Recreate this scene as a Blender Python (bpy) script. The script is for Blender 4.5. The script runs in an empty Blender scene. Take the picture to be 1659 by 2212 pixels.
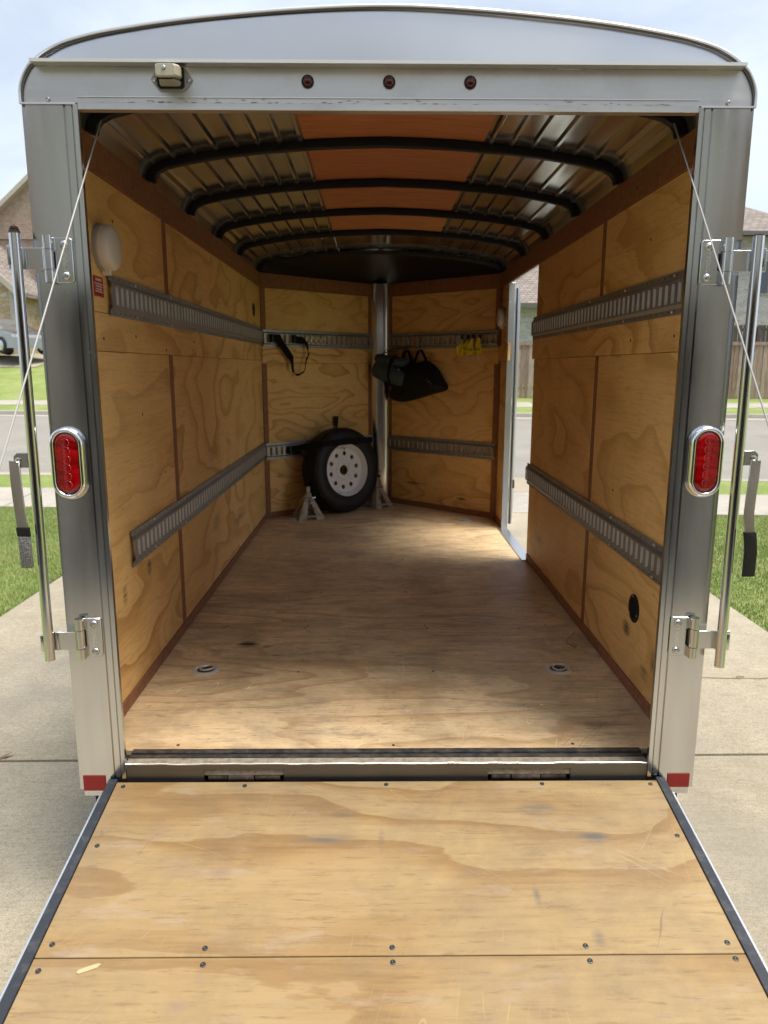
import bpy, bmesh, math, random
import numpy as np
from mathutils import Vector, Matrix
random.seed(7); rng = np.random.default_rng(7)
S = bpy.context.scene
C = S.collection
R = math.radians

# ------------------------------------------------------------------ camera
cam_d = bpy.data.cameras.new("camera"); cam = bpy.data.objects.new("camera", cam_d); C.objects.link(cam)
S.camera = cam
PITCH, YAW, ROLL = 0.1950, 0.0107, 0.0018
fw = Vector((math.sin(YAW)*math.cos(PITCH), math.cos(YAW)*math.cos(PITCH), -math.sin(PITCH)))
ri = Vector((math.cos(YAW), -math.sin(YAW), 0)); up = ri.cross(fw)
r2 = ri*math.cos(ROLL)+up*math.sin(ROLL); u2 = -ri*math.sin(ROLL)+up*math.cos(ROLL)
M = Matrix((r2, u2, -fw)).transposed().to_4x4(); M.translation = Vector((-0.0337, -1.9895, 1.1725))
cam.matrix_world = M
cam_d.sensor_fit = 'VERTICAL'; cam_d.sensor_height = 36; cam_d.lens = 1582.3/2212*36
cam_d.clip_start = 0.02; cam_d.clip_end = 900
cam_d.dof.use_dof = True; cam_d.dof.focus_distance = 2.55; cam_d.dof.aperture_fstop = 5.0
# ------------------------------------------------------------------ light
SUN_EL, SUN_AZ = R(71), R(26)      # azimuth measured from +X towards -Y
W = bpy.data.worlds.new("World"); S.world = W; W.use_nodes = True
sun_dir = Vector((math.cos(SUN_EL)*math.cos(SUN_AZ), -math.cos(SUN_EL)*math.sin(SUN_AZ), math.sin(SUN_EL)))
sl = bpy.data.lights.new("sun", 'SUN'); so = bpy.data.objects.new("sun", sl); C.objects.link(so)
so.rotation_euler = (-sun_dir).to_track_quat('-Z', 'Y').to_euler(); so.location = (6, -2, 12)
sl.energy = 1.95; sl.angle = R(32); sl.color = (1.0, 0.92, 0.80)
S.view_settings.view_transform = 'Standard'; S.view_settings.look = 'None'
S.view_settings.exposure = 1.32; S.view_settings.gamma = 1.0; S.view_settings.use_curve_mapping = False
S.render.engine = 'CYCLES'
S.cycles.max_bounces = 14; S.cycles.diffuse_bounces = 12; S.cycles.glossy_bounces = 5
S.cycles.use_denoising = True; S.cycles.sample_clamp_indirect = 6; S.cycles.caustics_reflective = False

class NT:
    """small helper round a node tree"""
    def __init__(s, t): s.t = t
    def n(s, typ, ins=None, **pr):
        nd = s.t.nodes.new(typ)
        for k, v in pr.items(): setattr(nd, k, v)
        for k, v in (ins or {}).items():
            sk = nd.inputs[k]
            if isinstance(v, bpy.types.NodeSocket): s.t.links.new(v, sk)
            else: sk.default_value = v
        return nd
    def m(s, op, a, b=0.0, c=0.0, clamp=False):
        nd = s.n('ShaderNodeMath', {0: a, 1: b, 2: c}, operation=op); nd.use_clamp = clamp
        return nd.outputs[0]
    def v(s, op, a, b):
        nd = s.n('ShaderNodeVectorMath', {0: a, 1: b}, operation=op); return nd.outputs[0]
    def rng(s, x, a, b, c=0.0, d=1.0, smooth=False):
        nd = s.n('ShaderNodeMapRange', {0: x, 1: a, 2: b, 3: c, 4: d}); nd.clamp = True
        if smooth: nd.interpolation_type = 'SMOOTHSTEP'
        return nd.outputs[0]
    def mix(s, f, a, b, mode='MIX'):
        nd = s.n('ShaderNodeMix', data_type='RGBA', blend_type=mode)
        for k, v in ((0, f), (6, a), (7, b)):
            if isinstance(v, bpy.types.NodeSocket): s.t.links.new(v, nd.inputs[k])
            elif k: nd.inputs[k].default_value = tuple(v)+(1,) if len(v) == 3 else v
            else: nd.inputs[k].default_value = v
        return nd.outputs[2]
    def noise(s, co, scale, detail=3, rough=.55, dist=0.0):
        return s.n('ShaderNodeTexNoise', {'Vector': co, 'Scale': scale, 'Detail': detail, 'Roughness': rough, 'Distortion': dist}).outputs[0]
    def ramp(s, f, stops):
        nd = s.n('ShaderNodeValToRGB', {0: f}); e = nd.color_ramp.elements
        while len(e) < len(stops): e.new(.5)
        for k, (p, c) in enumerate(stops): e[k].position = p; e[k].color = tuple(c)+(1,)
        return nd.outputs[0]

# hazy bright sky with soft white cloud
w = NT(W.node_tree); W.node_tree.nodes.clear()
sky = w.n('ShaderNodeTexSky', sky_type='NISHITA'); sky.sun_disc = False
sky.sun_elevation = SUN_EL; sky.sun_rotation = R(90)+SUN_AZ; sky.dust_density = 2.0; sky.air_density = 1.0; sky.ozone_density = 1.0
tc = w.n('ShaderNodeTexCoord').outputs['Generated']
cl = w.noise(w.v('MULTIPLY', tc, (1, 1, 2.4)), 1.7, 6, .55, .35)
clf = w.m('ADD', w.rng(cl, .38, .72, 0, .42, True), .50)
col = w.mix(clf, sky.outputs[0], (7.0, 7.7, 8.7))
bg = w.n('ShaderNodeBackground', {0: col, 1: 0.058})
w.n('ShaderNodeOutputWorld', {0: bg.outputs[0]})

# ------------------------------------------------------------------ materials
def mat(name, color=(.5, .5, .5), rough=.5, metal=0.0, spec=.5, coat=0.0, trans=0.0, build=None, bump=None, ior=1.5):
    m = bpy.data.materials.new(name); m.use_nodes = True
    t = NT(m.node_tree); p = m.node_tree.nodes['Principled BSDF']
    p.inputs['Base Color'].default_value = tuple(color)+(1,); p.inputs['Roughness'].default_value = rough
    p.inputs['Metallic'].default_value = metal; p.inputs['Specular IOR Level'].default_value = spec
    p.inputs['Coat Weight'].default_value = coat; p.inputs['Transmission Weight'].default_value = trans; p.inputs['IOR'].default_value = ior
    if build:
        r = build(t)
        for k, v in r.items():
            if k == 'bump':
                h, st, di = v
                b = t.n('ShaderNodeBump', {'Height': h, 'Strength': st, 'Distance': di}); t.t.links.new(b.outputs[0], p.inputs['Normal'])
            else: t.t.links.new(v, p.inputs[k])
    return m
def oco(t, rnd=True):
    c = t.n('ShaderNodeTexCoord').outputs['Object']
    if rnd:
        r = t.n('ShaderNodeObjectInfo').outputs['Random']
        r3 = t.n('ShaderNodeCombineXYZ', {0: t.m('MULTIPLY', r, 37.0), 1: t.m('MULTIPLY', r, 91.0), 2: t.m('MULTIPLY', r, 53.0)}).outputs[0]
        return c, t.v('ADD', c, r3)
    return c, c
def spots(t, co, lst, brk):
    """marks with a place of their own: (centre, radii, strength)"""
    acc = None
    for (c, r, k) in lst:
        d = t.v('MULTIPLY', t.v('SUBTRACT', co, tuple(c)), tuple(1.0/x for x in r))
        ln = t.n('ShaderNodeVectorMath', {0: d}, operation='LENGTH').outputs['Value']
        f = t.m('MULTIPLY', t.rng(ln, 1.0, .1), k)
        acc = f if acc is None else t.m('MAXIMUM', acc, f)
    return t.m('MULTIPLY', acc, brk, clamp=True)
def plywood(name, light, mid, dark, stretch, fine, k=9.0, dirt=0.0, marks=None, scr=0.0, rough=.55, freq=1.9, worn=0.0, str2=None):
    def b(t):
        c, co = oco(t)
        cs = t.v('MULTIPLY', co, stretch)
        wob = t.n('ShaderNodeTexNoise', {'Vector': cs, 'Scale': 5.0, 'Detail': 3}).outputs[1]
        cs2 = t.v('ADD', cs, t.v('MULTIPLY', t.v('SUBTRACT', wob, (.5, .5, .5)), (.10, .10, .10)))
        h = t.noise(cs2, freq, 2.2, .42, .25)
        fg = t.noise(t.v('MULTIPLY', co, fine), 1.0, 4, .6)
        h = t.m('ADD', h, t.m('ADD', t.m('MULTIPLY', t.m('SUBTRACT', fg, .5), .016), t.m('MULTIPLY', t.m('SUBTRACT', t.noise(cs, 9.0, 4, .65), .5), .022)))
        fr = t.m('FRACT', t.m('MULTIPLY', h, k))
        f2 = t.m('FRACT', t.m('MULTIPLY', h, k*3.6))
        band = t.ramp(fr, [(0.0, mid), (.03, dark), (.10, dark), (.26, mid), (.5, light), (1.0, light)])
        str_ = t.ramp(f2, [(0.0, (1, 1, 1)), (.10, (.85, .80, .73)), (.34, (1, 1, 1)), (1.0, (1, 1, 1))])
        vis = t.rng(t.noise(cs, 1.1, 2), .42, .62, .15, 1)
        col = t.mix(vis, band, t.mix(1.0, band, str_, 'MULTIPLY'))
        amt = t.rng(t.noise(t.v('ADD', cs, (7, 3, 1)), .9, 2), .35, .65, .35, .95)
        col = t.mix(t.m('SUBTRACT', 1.0, amt), col, light)
        col = t.mix(1.0, col, t.ramp(fg, [(.25, (.86, .83, .78)), (.5, (1, 1, 1)), (.75, (1.05, 1.05, 1.05))]), 'MULTIPLY')
        big = t.noise(co, 1.3, 4, .6)
        col = t.mix(1.0, col, t.ramp(big, [(.3, (.90, .87, .82)), (.6, (1.03, 1.03, 1.03))]), 'MULTIPLY')
        # specks and small knots
        vo = t.n('ShaderNodeTexVoronoi', {'Vector': t.v('MULTIPLY', cs, (1, 1, 1)), 'Scale': 7.0}).outputs['Distance']
        kn = t.rng(vo, .028, .012)
        col = t.mix(t.m('MULTIPLY', kn, .65), col, tuple(x*.35 for x in dark))
        if dirt:
            dn = t.noise(co, 2.6, 7, .68, .3)
            dn2 = t.noise(t.v('MULTIPLY', co, str2 or (1, 3, 3)), 9.0, 5, .7)
            dm = t.m('MULTIPLY', t.m('ADD', t.rng(dn, .44, .68), t.m('MULTIPLY', t.rng(dn2, .55, .75), .6)), dirt, clamp=True)
            col = t.mix(dm, col, (.16, .12, .085))
        if worn:
            wn = t.noise(t.v('MULTIPLY', co, str2 or (1, 3, 3)), 6.0, 6, .7, .2)
            col = t.mix(t.m('MULTIPLY', t.rng(wn, .56, .66), worn), col, (.40, .33, .27))
        fl = t.noise(t.v('MULTIPLY', co, tuple(x*(2.4 if x < 10 else 1.1) for x in fine)), 1.3, 4, .75)
        col = t.mix(t.m('MULTIPLY', t.rng(fl, .56, .66), .25+dirt*.55), col, (.20, .13, .07))
        if dirt:
            g3 = t.noise(t.v('ADD', t.v('MULTIPLY', co, (1.5, 1.5, 1.5)), (3, 9, 2)), 2.0, 8, .75, .6)
            col = t.mix(t.m('MULTIPLY', t.rng(g3, .53, .66), dirt*.5), col, (.30, .22, .14))
            g4 = t.noise(t.v('MULTIPLY', co, (9, 14, 9)), 1.6, 6, .75, .4)
            col = t.mix(t.m('MULTIPLY', t.rng(g4, .64, .72), dirt*.9), col, (.15, .12, .09))
        if marks:
            bk = t.rng(t.noise(t.v('MULTIPLY', c, fine), .45, 5, .7), .38, .6, .15, 1.3)
            for (lst, mc) in marks:
                col = t.mix(spots(t, c, lst, bk), col, mc)
        if scr:
            for (an, sc3, of) in ((.5, 1.9, 0.0), (-.9, 2.3, 5.0), (1.9, 1.7, 9.0)):
                ro = t.n('ShaderNodeMapping', {'Vector': co, 'Rotation': (0, 0, an), 'Location': (of, of, 0)}).outputs[0]
                sn = t.noise(t.v('MULTIPLY', ro, (.22, 2.4, 1)), sc3, 1, .4)
                l1 = t.rng(t.m('ABSOLUTE', t.m('SUBTRACT', t.m('FRACT', t.m('MULTIPLY', sn, 26.0)), .5)), .014, .004)
                g = t.rng(t.noise(t.v('ADD', co, (of, 1, 2)), 4.5, 3), .57, .63)
                col = t.mix(t.m('MULTIPLY', t.m('MULTIPLY', l1, g), scr*.7), col, tuple(min(1, x*1.25) for x in light) if an > 0 else (.17, .13, .09))
        rg = t.rng(fg, .3, .7, rough-.08, rough+.1)
        ht = t.m('ADD', t.m('MULTIPLY', fg, .6), t.m('MULTIPLY', fr, .25))
        return {'Base Color': col, 'Roughness': rg, 'bump': (ht, .22, .0012)}
    return mat(name, rough=rough, spec=.3, build=b)
WL, WM, WD = (.90, .585, .245), (.80, .485, .18), (.62, .345, .12)
RL, RM, RD = (.40, .29, .148), (.35, .232, .105), (.285, .172, .07)
ply_side = plywood("plywood_side_wall", WL, WM, WD, (1, .42, 1.0), (30, 4, 90), 8.5, freq=1.9,
    marks=[([((-.899, .72, .42), (.05, .035, .04), .9), ((-.899, .44, .40), (.05, .03, .04), .7), ((.899, .60, .22), (.05, .05, .035), 1.2), ((.899, .40, .13), (.05, .05, .03), 1.1),
             ((.899, .33, .20), (.05, .025, .05), .7), ((.899, 2.1, .2), (.05, .12, .07), .5), ((-.899, 2.6, .25), (.05, .25, .06), .5), ((-.899, 1.9, .35), (.05, .12, .06), .4)], (.07, .055, .04))])
ply_nose = plywood("plywood_nose_wall", (.92, .60, .25), (.80, .48, .17), (.60, .33, .105), (.5, .5, 1.25), (9, 9, 90), 11, freq=2.4,
    marks=[([((.3, 4.2, .2), (.13, .2, .015), .9), ((.66, 3.89, .12), (.05, .1, .015), .9), ((-.80, 3.76, .33), (.05, .1, .02), .8)], (.06, .045, .03))])
ply_floor = plywood("plywood_floor", (.92, .70, .43), (.82, .58, .33), (.64, .42, .22), (.26, 1, 1), (5, 70, 70), 12, dirt=.5, scr=1.2, worn=.5, rough=.5, freq=2.2, str2=(.8, 2.6, 1),
    marks=[([((.35, 1.15, 0), (.55, .55, .3), .35), ((.75, .55, 0), (.25, .3, .3), .4), ((.2, .85, 0), (.3, .12, .3), .4), ((.72, .25, 0), (.2, .1, .2), .6), ((.7, 1.7, 0), (.3, .5, .3), .35)], (.13, .095, .07)),
           ([((-.585, 1.0, 0), (.06, .05, .2), 1.3), ((-.50, .98, 0), (.03, .02, .2), .9), ((-.72, .93, 0), (.06, .012, .2), .8), ((-.45, .88, 0), (.03, .012, .2), .6)], (.045, .036, .025)),
           ([((-.62, .5, 0), (.16, .006, .2), 1.2), ((-.5, .505, 0), (.08, .014, .2), .8)], (.72, .58, .38))])
ply_ramp = plywood("plywood_ramp", RL, RM, RD, (.34, 1, 1), (4, 75, 75), 9, dirt=.5, scr=.9, worn=.35, rough=.6, freq=1.9, str2=(.7, 2.4, 1),
    marks=[([((.42, -.13, -.05), (.075, .032, .1), 1.1), ((.55, -.235, -.07), (.055, .028, .1), 1.2), ((-.17, -.24, -.07), (.10, .035, .1), .55), ((-.13, -.15, -.05), (.05, .012, .1), .6), ((.2, -.10, -.05), (.03, .012, .1), .5),
             ((-.02, -.24, -.07), (.012, .05, .1), .6), ((.36, -.42, -.1), (.012, .05, .1), .7), ((.48, -.53, -.11), (.02, .03, .1), .7)], (.13, .125, .115)),
           ([((-.43, -.34, -.09), (.04, .02, .1), 1.1), ((-.55, -.33, -.09), (.06, .04, .1), .7), ((-.52, -.29, -.08), (.03, .012, .1), .7), ((-.62, -.20, -.06), (.06, .04, .1), .5), ((-.5, -.43, -.1), (.03, .012, .1), .6),
             ((-.45, -.68, -.15), (.04, .02, .1), .8), ((-.42, -.62, -.15), (.015, .02, .1), .9)], (.30, .21, .14))])
def b_luan(t):
    c, co = oco(t)
    n = t.noise(t.v('MULTIPLY', co, (3, 9, 3)), 9, 5, .7); n2 = t.noise(t.v('MULTIPLY', co, (1, .5, 1)), 60, 3, .6)
    col = t.ramp(n, [(.3, (.25, .11, .06)), (.5, (.33, .155, .085)), (.72, (.40, .20, .11))])
    return {'Base Color': t.mix(1.0, col, t.ramp(n2, [(.3, (.8, .78, .76)), (.6, (1.05, 1.05, 1.05))]), 'MULTIPLY'), 'bump': (n2, .15, .001)}
luan = mat("brown_hardboard", rough=.6, spec=.25, build=b_luan)
def b_luanc(t):
    c, co = oco(t)
    n = t.noise(t.v('MULTIPLY', co, (1.2, 8, 1)), 5, 6, .7, .3)
    return {'Base Color': t.ramp(n, [(.28, (.40, .14, .055)), (.5, (.54, .215, .085)), (.75, (.64, .285, .125))])}
luan_ceil = mat("red_brown_ceiling_board", rough=.55, spec=.3, build=b_luanc)
def metal_b(base, r0, r1, streak=(14, 14, 1.2), bump=.25, dist=.002, low=1.0, grime=0.0, gcol=(.25, .2, .14), sc_=0.0):
    def b(t):
        c, co = oco(t)
        n = t.noise(t.v('MULTIPLY', co, streak), 2.2, 3, .45)
        lo = t.noise(co, low*1.4, 1, .4)
        fine = t.noise(t.v('MULTIPLY', co, tuple(x*9 for x in streak)), 3, 2, .5)
        col = t.mix(1.0, tuple(base), t.ramp(n, [(.3, (.88, .88, .89)), (.65, (1, 1, 1))]), 'MULTIPLY')
        if grime:
            g = t.rng(t.noise(co, 6, 7, .7), .5, .72, 0, grime)
            col = t.mix(g, col, gcol)
        rg = t.m('ADD', t.rng(n, .3, .7, r0, r1), t.rng(fine, .3, .7, -.015, .02))
        if sc_:   # hairline scratches and specks
            v1 = t.n('ShaderNodeTexVoronoi', {'Vector': t.v('MULTIPLY', co, (1, 1, .35)), 'Scale': 30.0}).outputs['Distance']
            k = t.m('MULTIPLY', t.rng(v1, .05, .02), sc_)
            col = t.mix(k, col, (.92, .92, .92)); rg = t.m('ADD', rg, t.m('MULTIPLY', k, .3))
        return {'Base Color': col, 'Roughness': rg, 'bump': (lo, bump, dist)}
    return b
alu = mat("bare_aluminium", metal=1.0, build=metal_b((.64, .65, .665), .13, .20, bump=.5, dist=.008, low=2.0, sc_=.6))
alu_s = mat("dented_sill_metal", metal=1.0, build=metal_b((.23, .24, .255), .36, .48, streak=(1.5, 14, 14), bump=.5, dist=.006, low=6, grime=.35))
alu_h = mat("dull_aluminium_header", metal=1.0, build=metal_b((.66, .65, .625), .36, .5, streak=(1.2, 14, 14), bump=.3, dist=.004, low=2.0, grime=.18))
alu_f = mat("aluminium_sheet", metal=1.0, build=metal_b((.68, .69, .70), .28, .36, streak=(1, 6, 1), bump=.5, dist=.012, low=1.4))
gut_m = mat('white_toplit_edge', (.74, .74, .73), .5, .3)  # white paints in the light from above on the gutter's front edge
alu_b = mat("bright_aluminium_edge", (.86, .86, .86), .3, 1.0)
zinc = mat("zinc_plated_steel", metal=1.0, build=metal_b((.66, .67, .68), .16, .26, streak=(10, 10, 3), bump=.1, grime=.12, gcol=(.4, .37, .32)))
chrome = mat("chrome", (.86, .86, .87), .06, 1.0)
galv_track = mat("galvanised_track", metal=.85, build=metal_b((.42, .42, .43), .42, .58, streak=(6, 6, 6), bump=.05))
galv_lip_lit = mat("galvanised_slot_lip_lit", metal=.55, build=metal_b((.80, .82, .84), .4, .5, streak=(6, 6, 6), bump=.05))  # paler than the track: light falling on the lips is put into the colour
def b_ceil(t):
    c, co = oco(t, False)
    n = t.noise(t.v('MULTIPLY', co, (5, .8, 5)), 2, 3, .5)
    col = t.mix(1.0, (.80, .84, .88), t.ramp(n, [(.3, (.78, .78, .78)), (.65, (1, 1, 1))]), 'MULTIPLY')
    y = t.n('ShaderNodeSeparateXYZ', {0: c}).outputs[1]
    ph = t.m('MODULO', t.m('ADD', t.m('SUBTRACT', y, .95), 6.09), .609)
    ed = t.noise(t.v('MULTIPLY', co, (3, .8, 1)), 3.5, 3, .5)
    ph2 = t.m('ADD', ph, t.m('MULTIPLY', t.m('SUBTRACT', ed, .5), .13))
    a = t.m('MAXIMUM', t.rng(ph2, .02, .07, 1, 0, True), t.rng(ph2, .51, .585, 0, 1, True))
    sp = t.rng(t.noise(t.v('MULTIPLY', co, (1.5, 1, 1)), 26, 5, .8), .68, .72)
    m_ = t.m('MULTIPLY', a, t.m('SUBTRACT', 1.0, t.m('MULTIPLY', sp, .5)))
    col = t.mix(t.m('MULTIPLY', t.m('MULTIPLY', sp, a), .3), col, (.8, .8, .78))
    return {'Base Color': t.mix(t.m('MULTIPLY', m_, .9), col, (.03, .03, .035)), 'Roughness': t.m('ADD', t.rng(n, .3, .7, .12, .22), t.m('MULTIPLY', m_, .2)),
            'Metallic': t.m('SUBTRACT', 1.0, t.m('MULTIPLY', m_, .5)), 'bump': (t.noise(co, 2.2, 2, .4), .5, .008)}
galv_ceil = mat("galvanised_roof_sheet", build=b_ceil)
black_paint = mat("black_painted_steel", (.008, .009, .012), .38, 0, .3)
black_cloth = mat("black_webbing", (.008, .008, .009), .85, 0, .2)
black_bag = mat("black_nylon", (.007, .007, .008), .7, 0, .3, build=lambda t: {'bump': (t.noise(oco(t)[1], 18, 4), .4, .01)})
blanket = mat("dark_blue_grey_blanket", (.022, .028, .036), .95, 0, .1, build=lambda t: {'Base Color': t.ramp(t.noise(oco(t)[1], 90, 4, .8), [(.3, (.05, .07, .10)), (.7, (.14, .18, .23))]), 'bump': (t.noise(oco(t)[1], 30, 4), .6, .006)})
rubber = mat("black_rubber", (.014, .014, .015), .55, 0, .4, build=lambda t: {'Base Color': t.ramp(t.noise(oco(t)[1], 14, 5, .7), [(.35, (.007, .007, .0075)), (.7, (.015, .0145, .014))])})
seal_m = mat("rubber_seal", (.03, .032, .036), .45, 0, .5, build=lambda t: {'Base Color': t.ramp(t.noise(oco(t)[1], 25, 6, .75), [(.4, (.028, .03, .034)), (.72, (.13, .11, .09))])})
dirt_m = mat("dusty_ledge", (.3, .26, .2), .85, 0, .2, build=lambda t: {'Base Color': t.ramp(t.noise(oco(t)[1], 40, 8, .75), [(.35, (.22, .19, .15)), (.6, (.42, .37, .29)), (.72, (.16, .09, .05))])})
edge_m = mat("ramp_edge_strip", (.045, .05, .058), .38, .3, .5, build=lambda t: {'Base Color': t.ramp(t.noise(oco(t)[1], 30, 6, .7), [(.5, (.04, .045, .055)), (.8, (.12, .12, .12))])})
rust = mat("rusty_steel", (.2, .1, .06), .8, .3, .3, build=lambda t: {'Base Color': t.ramp(t.noise(oco(t)[1], 45, 6, .75), [(.35, (.035, .028, .024)), (.55, (.11, .075, .055)), (.75, (.20, .19, .18))])})
void_m = mat("dark_void", (.01, .009, .008), .9)
red_lens = mat("red_lens", (.42, .004, .006), .08, 0, .6, coat=.6, build=lambda t: {'Base Color': t.ramp(t.noise(t.v('MULTIPLY', oco(t)[1], (8, 8, 40)), 1.6, 4), [(.3, (.14, .001, .002)), (.55, (.40, .002, .004)), (.75, (.58, .01, .012))])})
red_ring = mat("red_lens_ring", (.40, .01, .012), .1, 0, .8)
red_dark = mat("dark_red_lens", (.07, .003, .005), .12, 0, .6)
red_refl = mat("red_reflective_tape", (.33, .006, .01), .3, 0, .5)
red_stick = mat("red_sticker", (.42, .008, .012), .45)
white_ink = mat("white_print", (.75, .68, .66), .6)
lens_w = mat("milky_lens", (.78, .72, .68), .35, 0, .5)
beige = mat("beige_plastic", (.50, .47, .36), .4, 0, .5)
grey_pl = mat("grey_plastic", (.36, .35, .32), .5)
white_p = mat("white_painted_steel", (.84, .84, .88), .25, 0, .5, coat=.3)
brass = mat("yellow_zinc", (.55, .40, .16), .35, .9)
steel_w = mat("bright_wire", (.75, .74, .72), .3, .9)
yellow = mat("yellow_webbing", (.92, .78, .05), .8, 0, .2)
ink = mat("black_print", (.03, .03, .02), .8)
jack_m = mat("worn_jack_paint", (.35, .31, .25), .6, .2, .4, build=lambda t: {'Base Color': t.ramp(t.noise(oco(t)[1], 22, 6, .7), [(.3, (.16, .11, .08)), (.48, (.46, .42, .34)), (.7, (.60, .55, .46))])})
foil = mat("peeling_grey_tape", (.22, .22, .22), .6, .2, build=lambda t: {'Base Color': t.ramp(t.n('ShaderNodeTexVoronoi', {'Vector': oco(t)[1], 'Scale': 160.0}, feature='DISTANCE_TO_EDGE').outputs[0], [(0.0, (.55, .55, .55)), (.08, (.16, .16, .165)), (.4, (.10, .10, .105))]), 'bump': (t.noise(oco(t)[1], 120, 4), .8, .003)})
seal_old = mat('old_sealant_bead', (.45, .42, .37), .8)
rod_m = mat('polished_zinc_rod', metal=1.0, build=metal_b((.66, .67, .69), .06, .13, streak=(10, 10, 1), bump=.15, dist=.001, low=6, sc_=.5))
screw_m = mat("dark_screw", (.06, .065, .07), .45, .8)
cable_m = mat('wire_rope', (.40, .40, .40), .5, .2)
plate_m = mat('pressed_zinc_plate', (.80, .80, .80), .3, .5)
screw_l = mat("steel_screw", (.6, .6, .6), .3, 1.0)
woodchip = mat("fresh_wood", (.60, .45, .26), .7)
twine_m = mat("twine", (.34, .24, .14), .9)
leaf_m = mat("dry_leaf", (.27, .16, .10), .8)
def b_conc(t, joint=False, a=(.37, .325, .245), b_=(.48, .43, .335)):
    c, co = oco(t)
    big = t.noise(co, .9, 5, .6); md = t.noise(co, 7, 5, .65)
    col = t.mix(t.m('ADD', t.m('MULTIPLY', t.rng(big, .35, .65), .6), t.m('MULTIPLY', t.rng(md, .35, .65), .4)), a, b_)
    br = t.noise(t.v('MULTIPLY', co, (.08, 1, 1)), 120, 3, .7)
    gr = t.noise(co, 190, 2, .8)
    col = t.mix(1.0, col, t.ramp(br, [(.3, (.88, .88, .87)), (.6, (1.03, 1.03, 1.03))]), 'MULTIPLY')
    col = t.mix(1.0, col, t.ramp(gr, [(.34, (.70, .69, .66)), (.5, (1, 1, 1)), (.66, (1.1, 1.1, 1.08))]), 'MULTIPLY')
    g2 = t.noise(co, 70, 5, .8)
    col = t.mix(1.0, col, t.ramp(g2, [(.36, (.80, .79, .77)), (.55, (1.02, 1.02, 1.02))]), 'MULTIPLY')
    st_ = t.noise(co, 1.7, 4, .55, .5)
    col = t.mix(t.m('MULTIPLY', t.rng(st_, .52, .68), .35), col, (.24, .225, .20))
    vo = t.n('ShaderNodeTexVoronoi', {'Vector': co, 'Scale': 55.0}).outputs['Distance']
    pm = t.m('MULTIPLY', t.rng(vo, .13, .07), t.rng(t.noise(co, 9, 2), .5, .6))
    col = t.mix(t.m('MULTIPLY', pm, .6), col, (.20, .17, .14))
    return {'Base Color': col, 'bump': (t.m('ADD', br, t.m('MULTIPLY', gr, .7)), .45, .004)}
conc = mat("broomed_concrete", rough=.85, spec=.25, build=b_conc)
conc_w = mat("pale_sidewalk_concrete", rough=.85, spec=.25, build=lambda t: b_conc(t, a=(.40, .37, .33), b_=(.50, .47, .42)))
road_m = mat("concrete_road", rough=.85, spec=.25, build=lambda t: b_conc(t, a=(.28, .265, .24), b_=(.35, .335, .305)))
joint_m = mat("joint_dirt", (.12, .095, .07), .95, 0, .1)
def b_grass(t):
    c, co = oco(t, False)
    n = t.noise(co, 1.1, 6, .65); n2 = t.noise(co, 35, 4, .8); n3 = t.noise(co, 6, 4, .7)
    col = t.ramp(n, [(.32, (.22, .30, .085)), (.5, (.28, .355, .11)), (.68, (.38, .40, .18))])
    col = t.mix(t.rng(n3, .5, .7, 0, .5), col, (.24, .23, .10))
    return {'Base Color': t.mix(1.0, col, t.ramp(n2, [(.25, (.45, .5, .4)), (.55, (1, 1, 1)), (.8, (1.2, 1.15, 1.1))]), 'MULTIPLY'), 'bump': (n2, .7, .03)}
grass_m = mat("lawn_turf", rough=.9, spec=.15, build=b_grass)
def b_blade(t):
    c, co = oco(t, False)
    n = t.noise(co, 1.5, 5, .65); n2 = t.noise(co, 55, 2, .9)
    col = t.ramp(n, [(.3, (.23, .32, .10)), (.5, (.30, .38, .13)), (.72, (.43, .44, .21))])
    return {'Base Color': t.mix(t.rng(n2, .52, .72), col, (.36, .33, .16))}
blade_m = mat("grass_blade", rough=.6, spec=.3, build=b_blade)
def brick_b(c1, c2, mort, sx=.22, sy=.075):
    def b(t):
        c, co = oco(t, False)
        s = t.n('ShaderNodeSeparateXYZ', {0: c}); uv = t.n('ShaderNodeCombineXYZ', {0: t.m('ADD', s.outputs[0], s.outputs[1]), 1: s.outputs[2]}).outputs[0]
        bk = t.n('ShaderNodeTexBrick', {'Vector': uv, 'Scale': 1.0, 'Mortar Size': .008, 'Brick Width': sx, 'Row Height': sy, 'Color1': c1+(1,), 'Color2': c2+(1,), 'Mortar': mort+(1,), 'Bias': 0.0})
        n = t.noise(co, 5, 4, .7)
        return {'Base Color': t.mix(1.0, bk.outputs[0], t.ramp(n, [(.3, (.8, .8, .8)), (.65, (1.1, 1.1, 1.1))]), 'MULTIPLY'), 'bump': (t.m('SUBTRACT', 1.0, bk.outputs[1]), .6, .01)}
    return b
brick_g = mat("pale_grey_brick", rough=.9, spec=.2, build=brick_b((.50, .47, .46), (.34, .32, .315), (.60, .58, .56)))
brick_t = mat("tan_pink_brick", rough=.9, spec=.2, build=brick_b((.42, .30, .23), (.33, .22, .17), (.5, .44, .38)))
brick_r = mat("red_brown_brick", rough=.9, spec=.2, build=brick_b((.26, .14, .10), (.20, .11, .085), (.38, .33, .29)))
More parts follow.
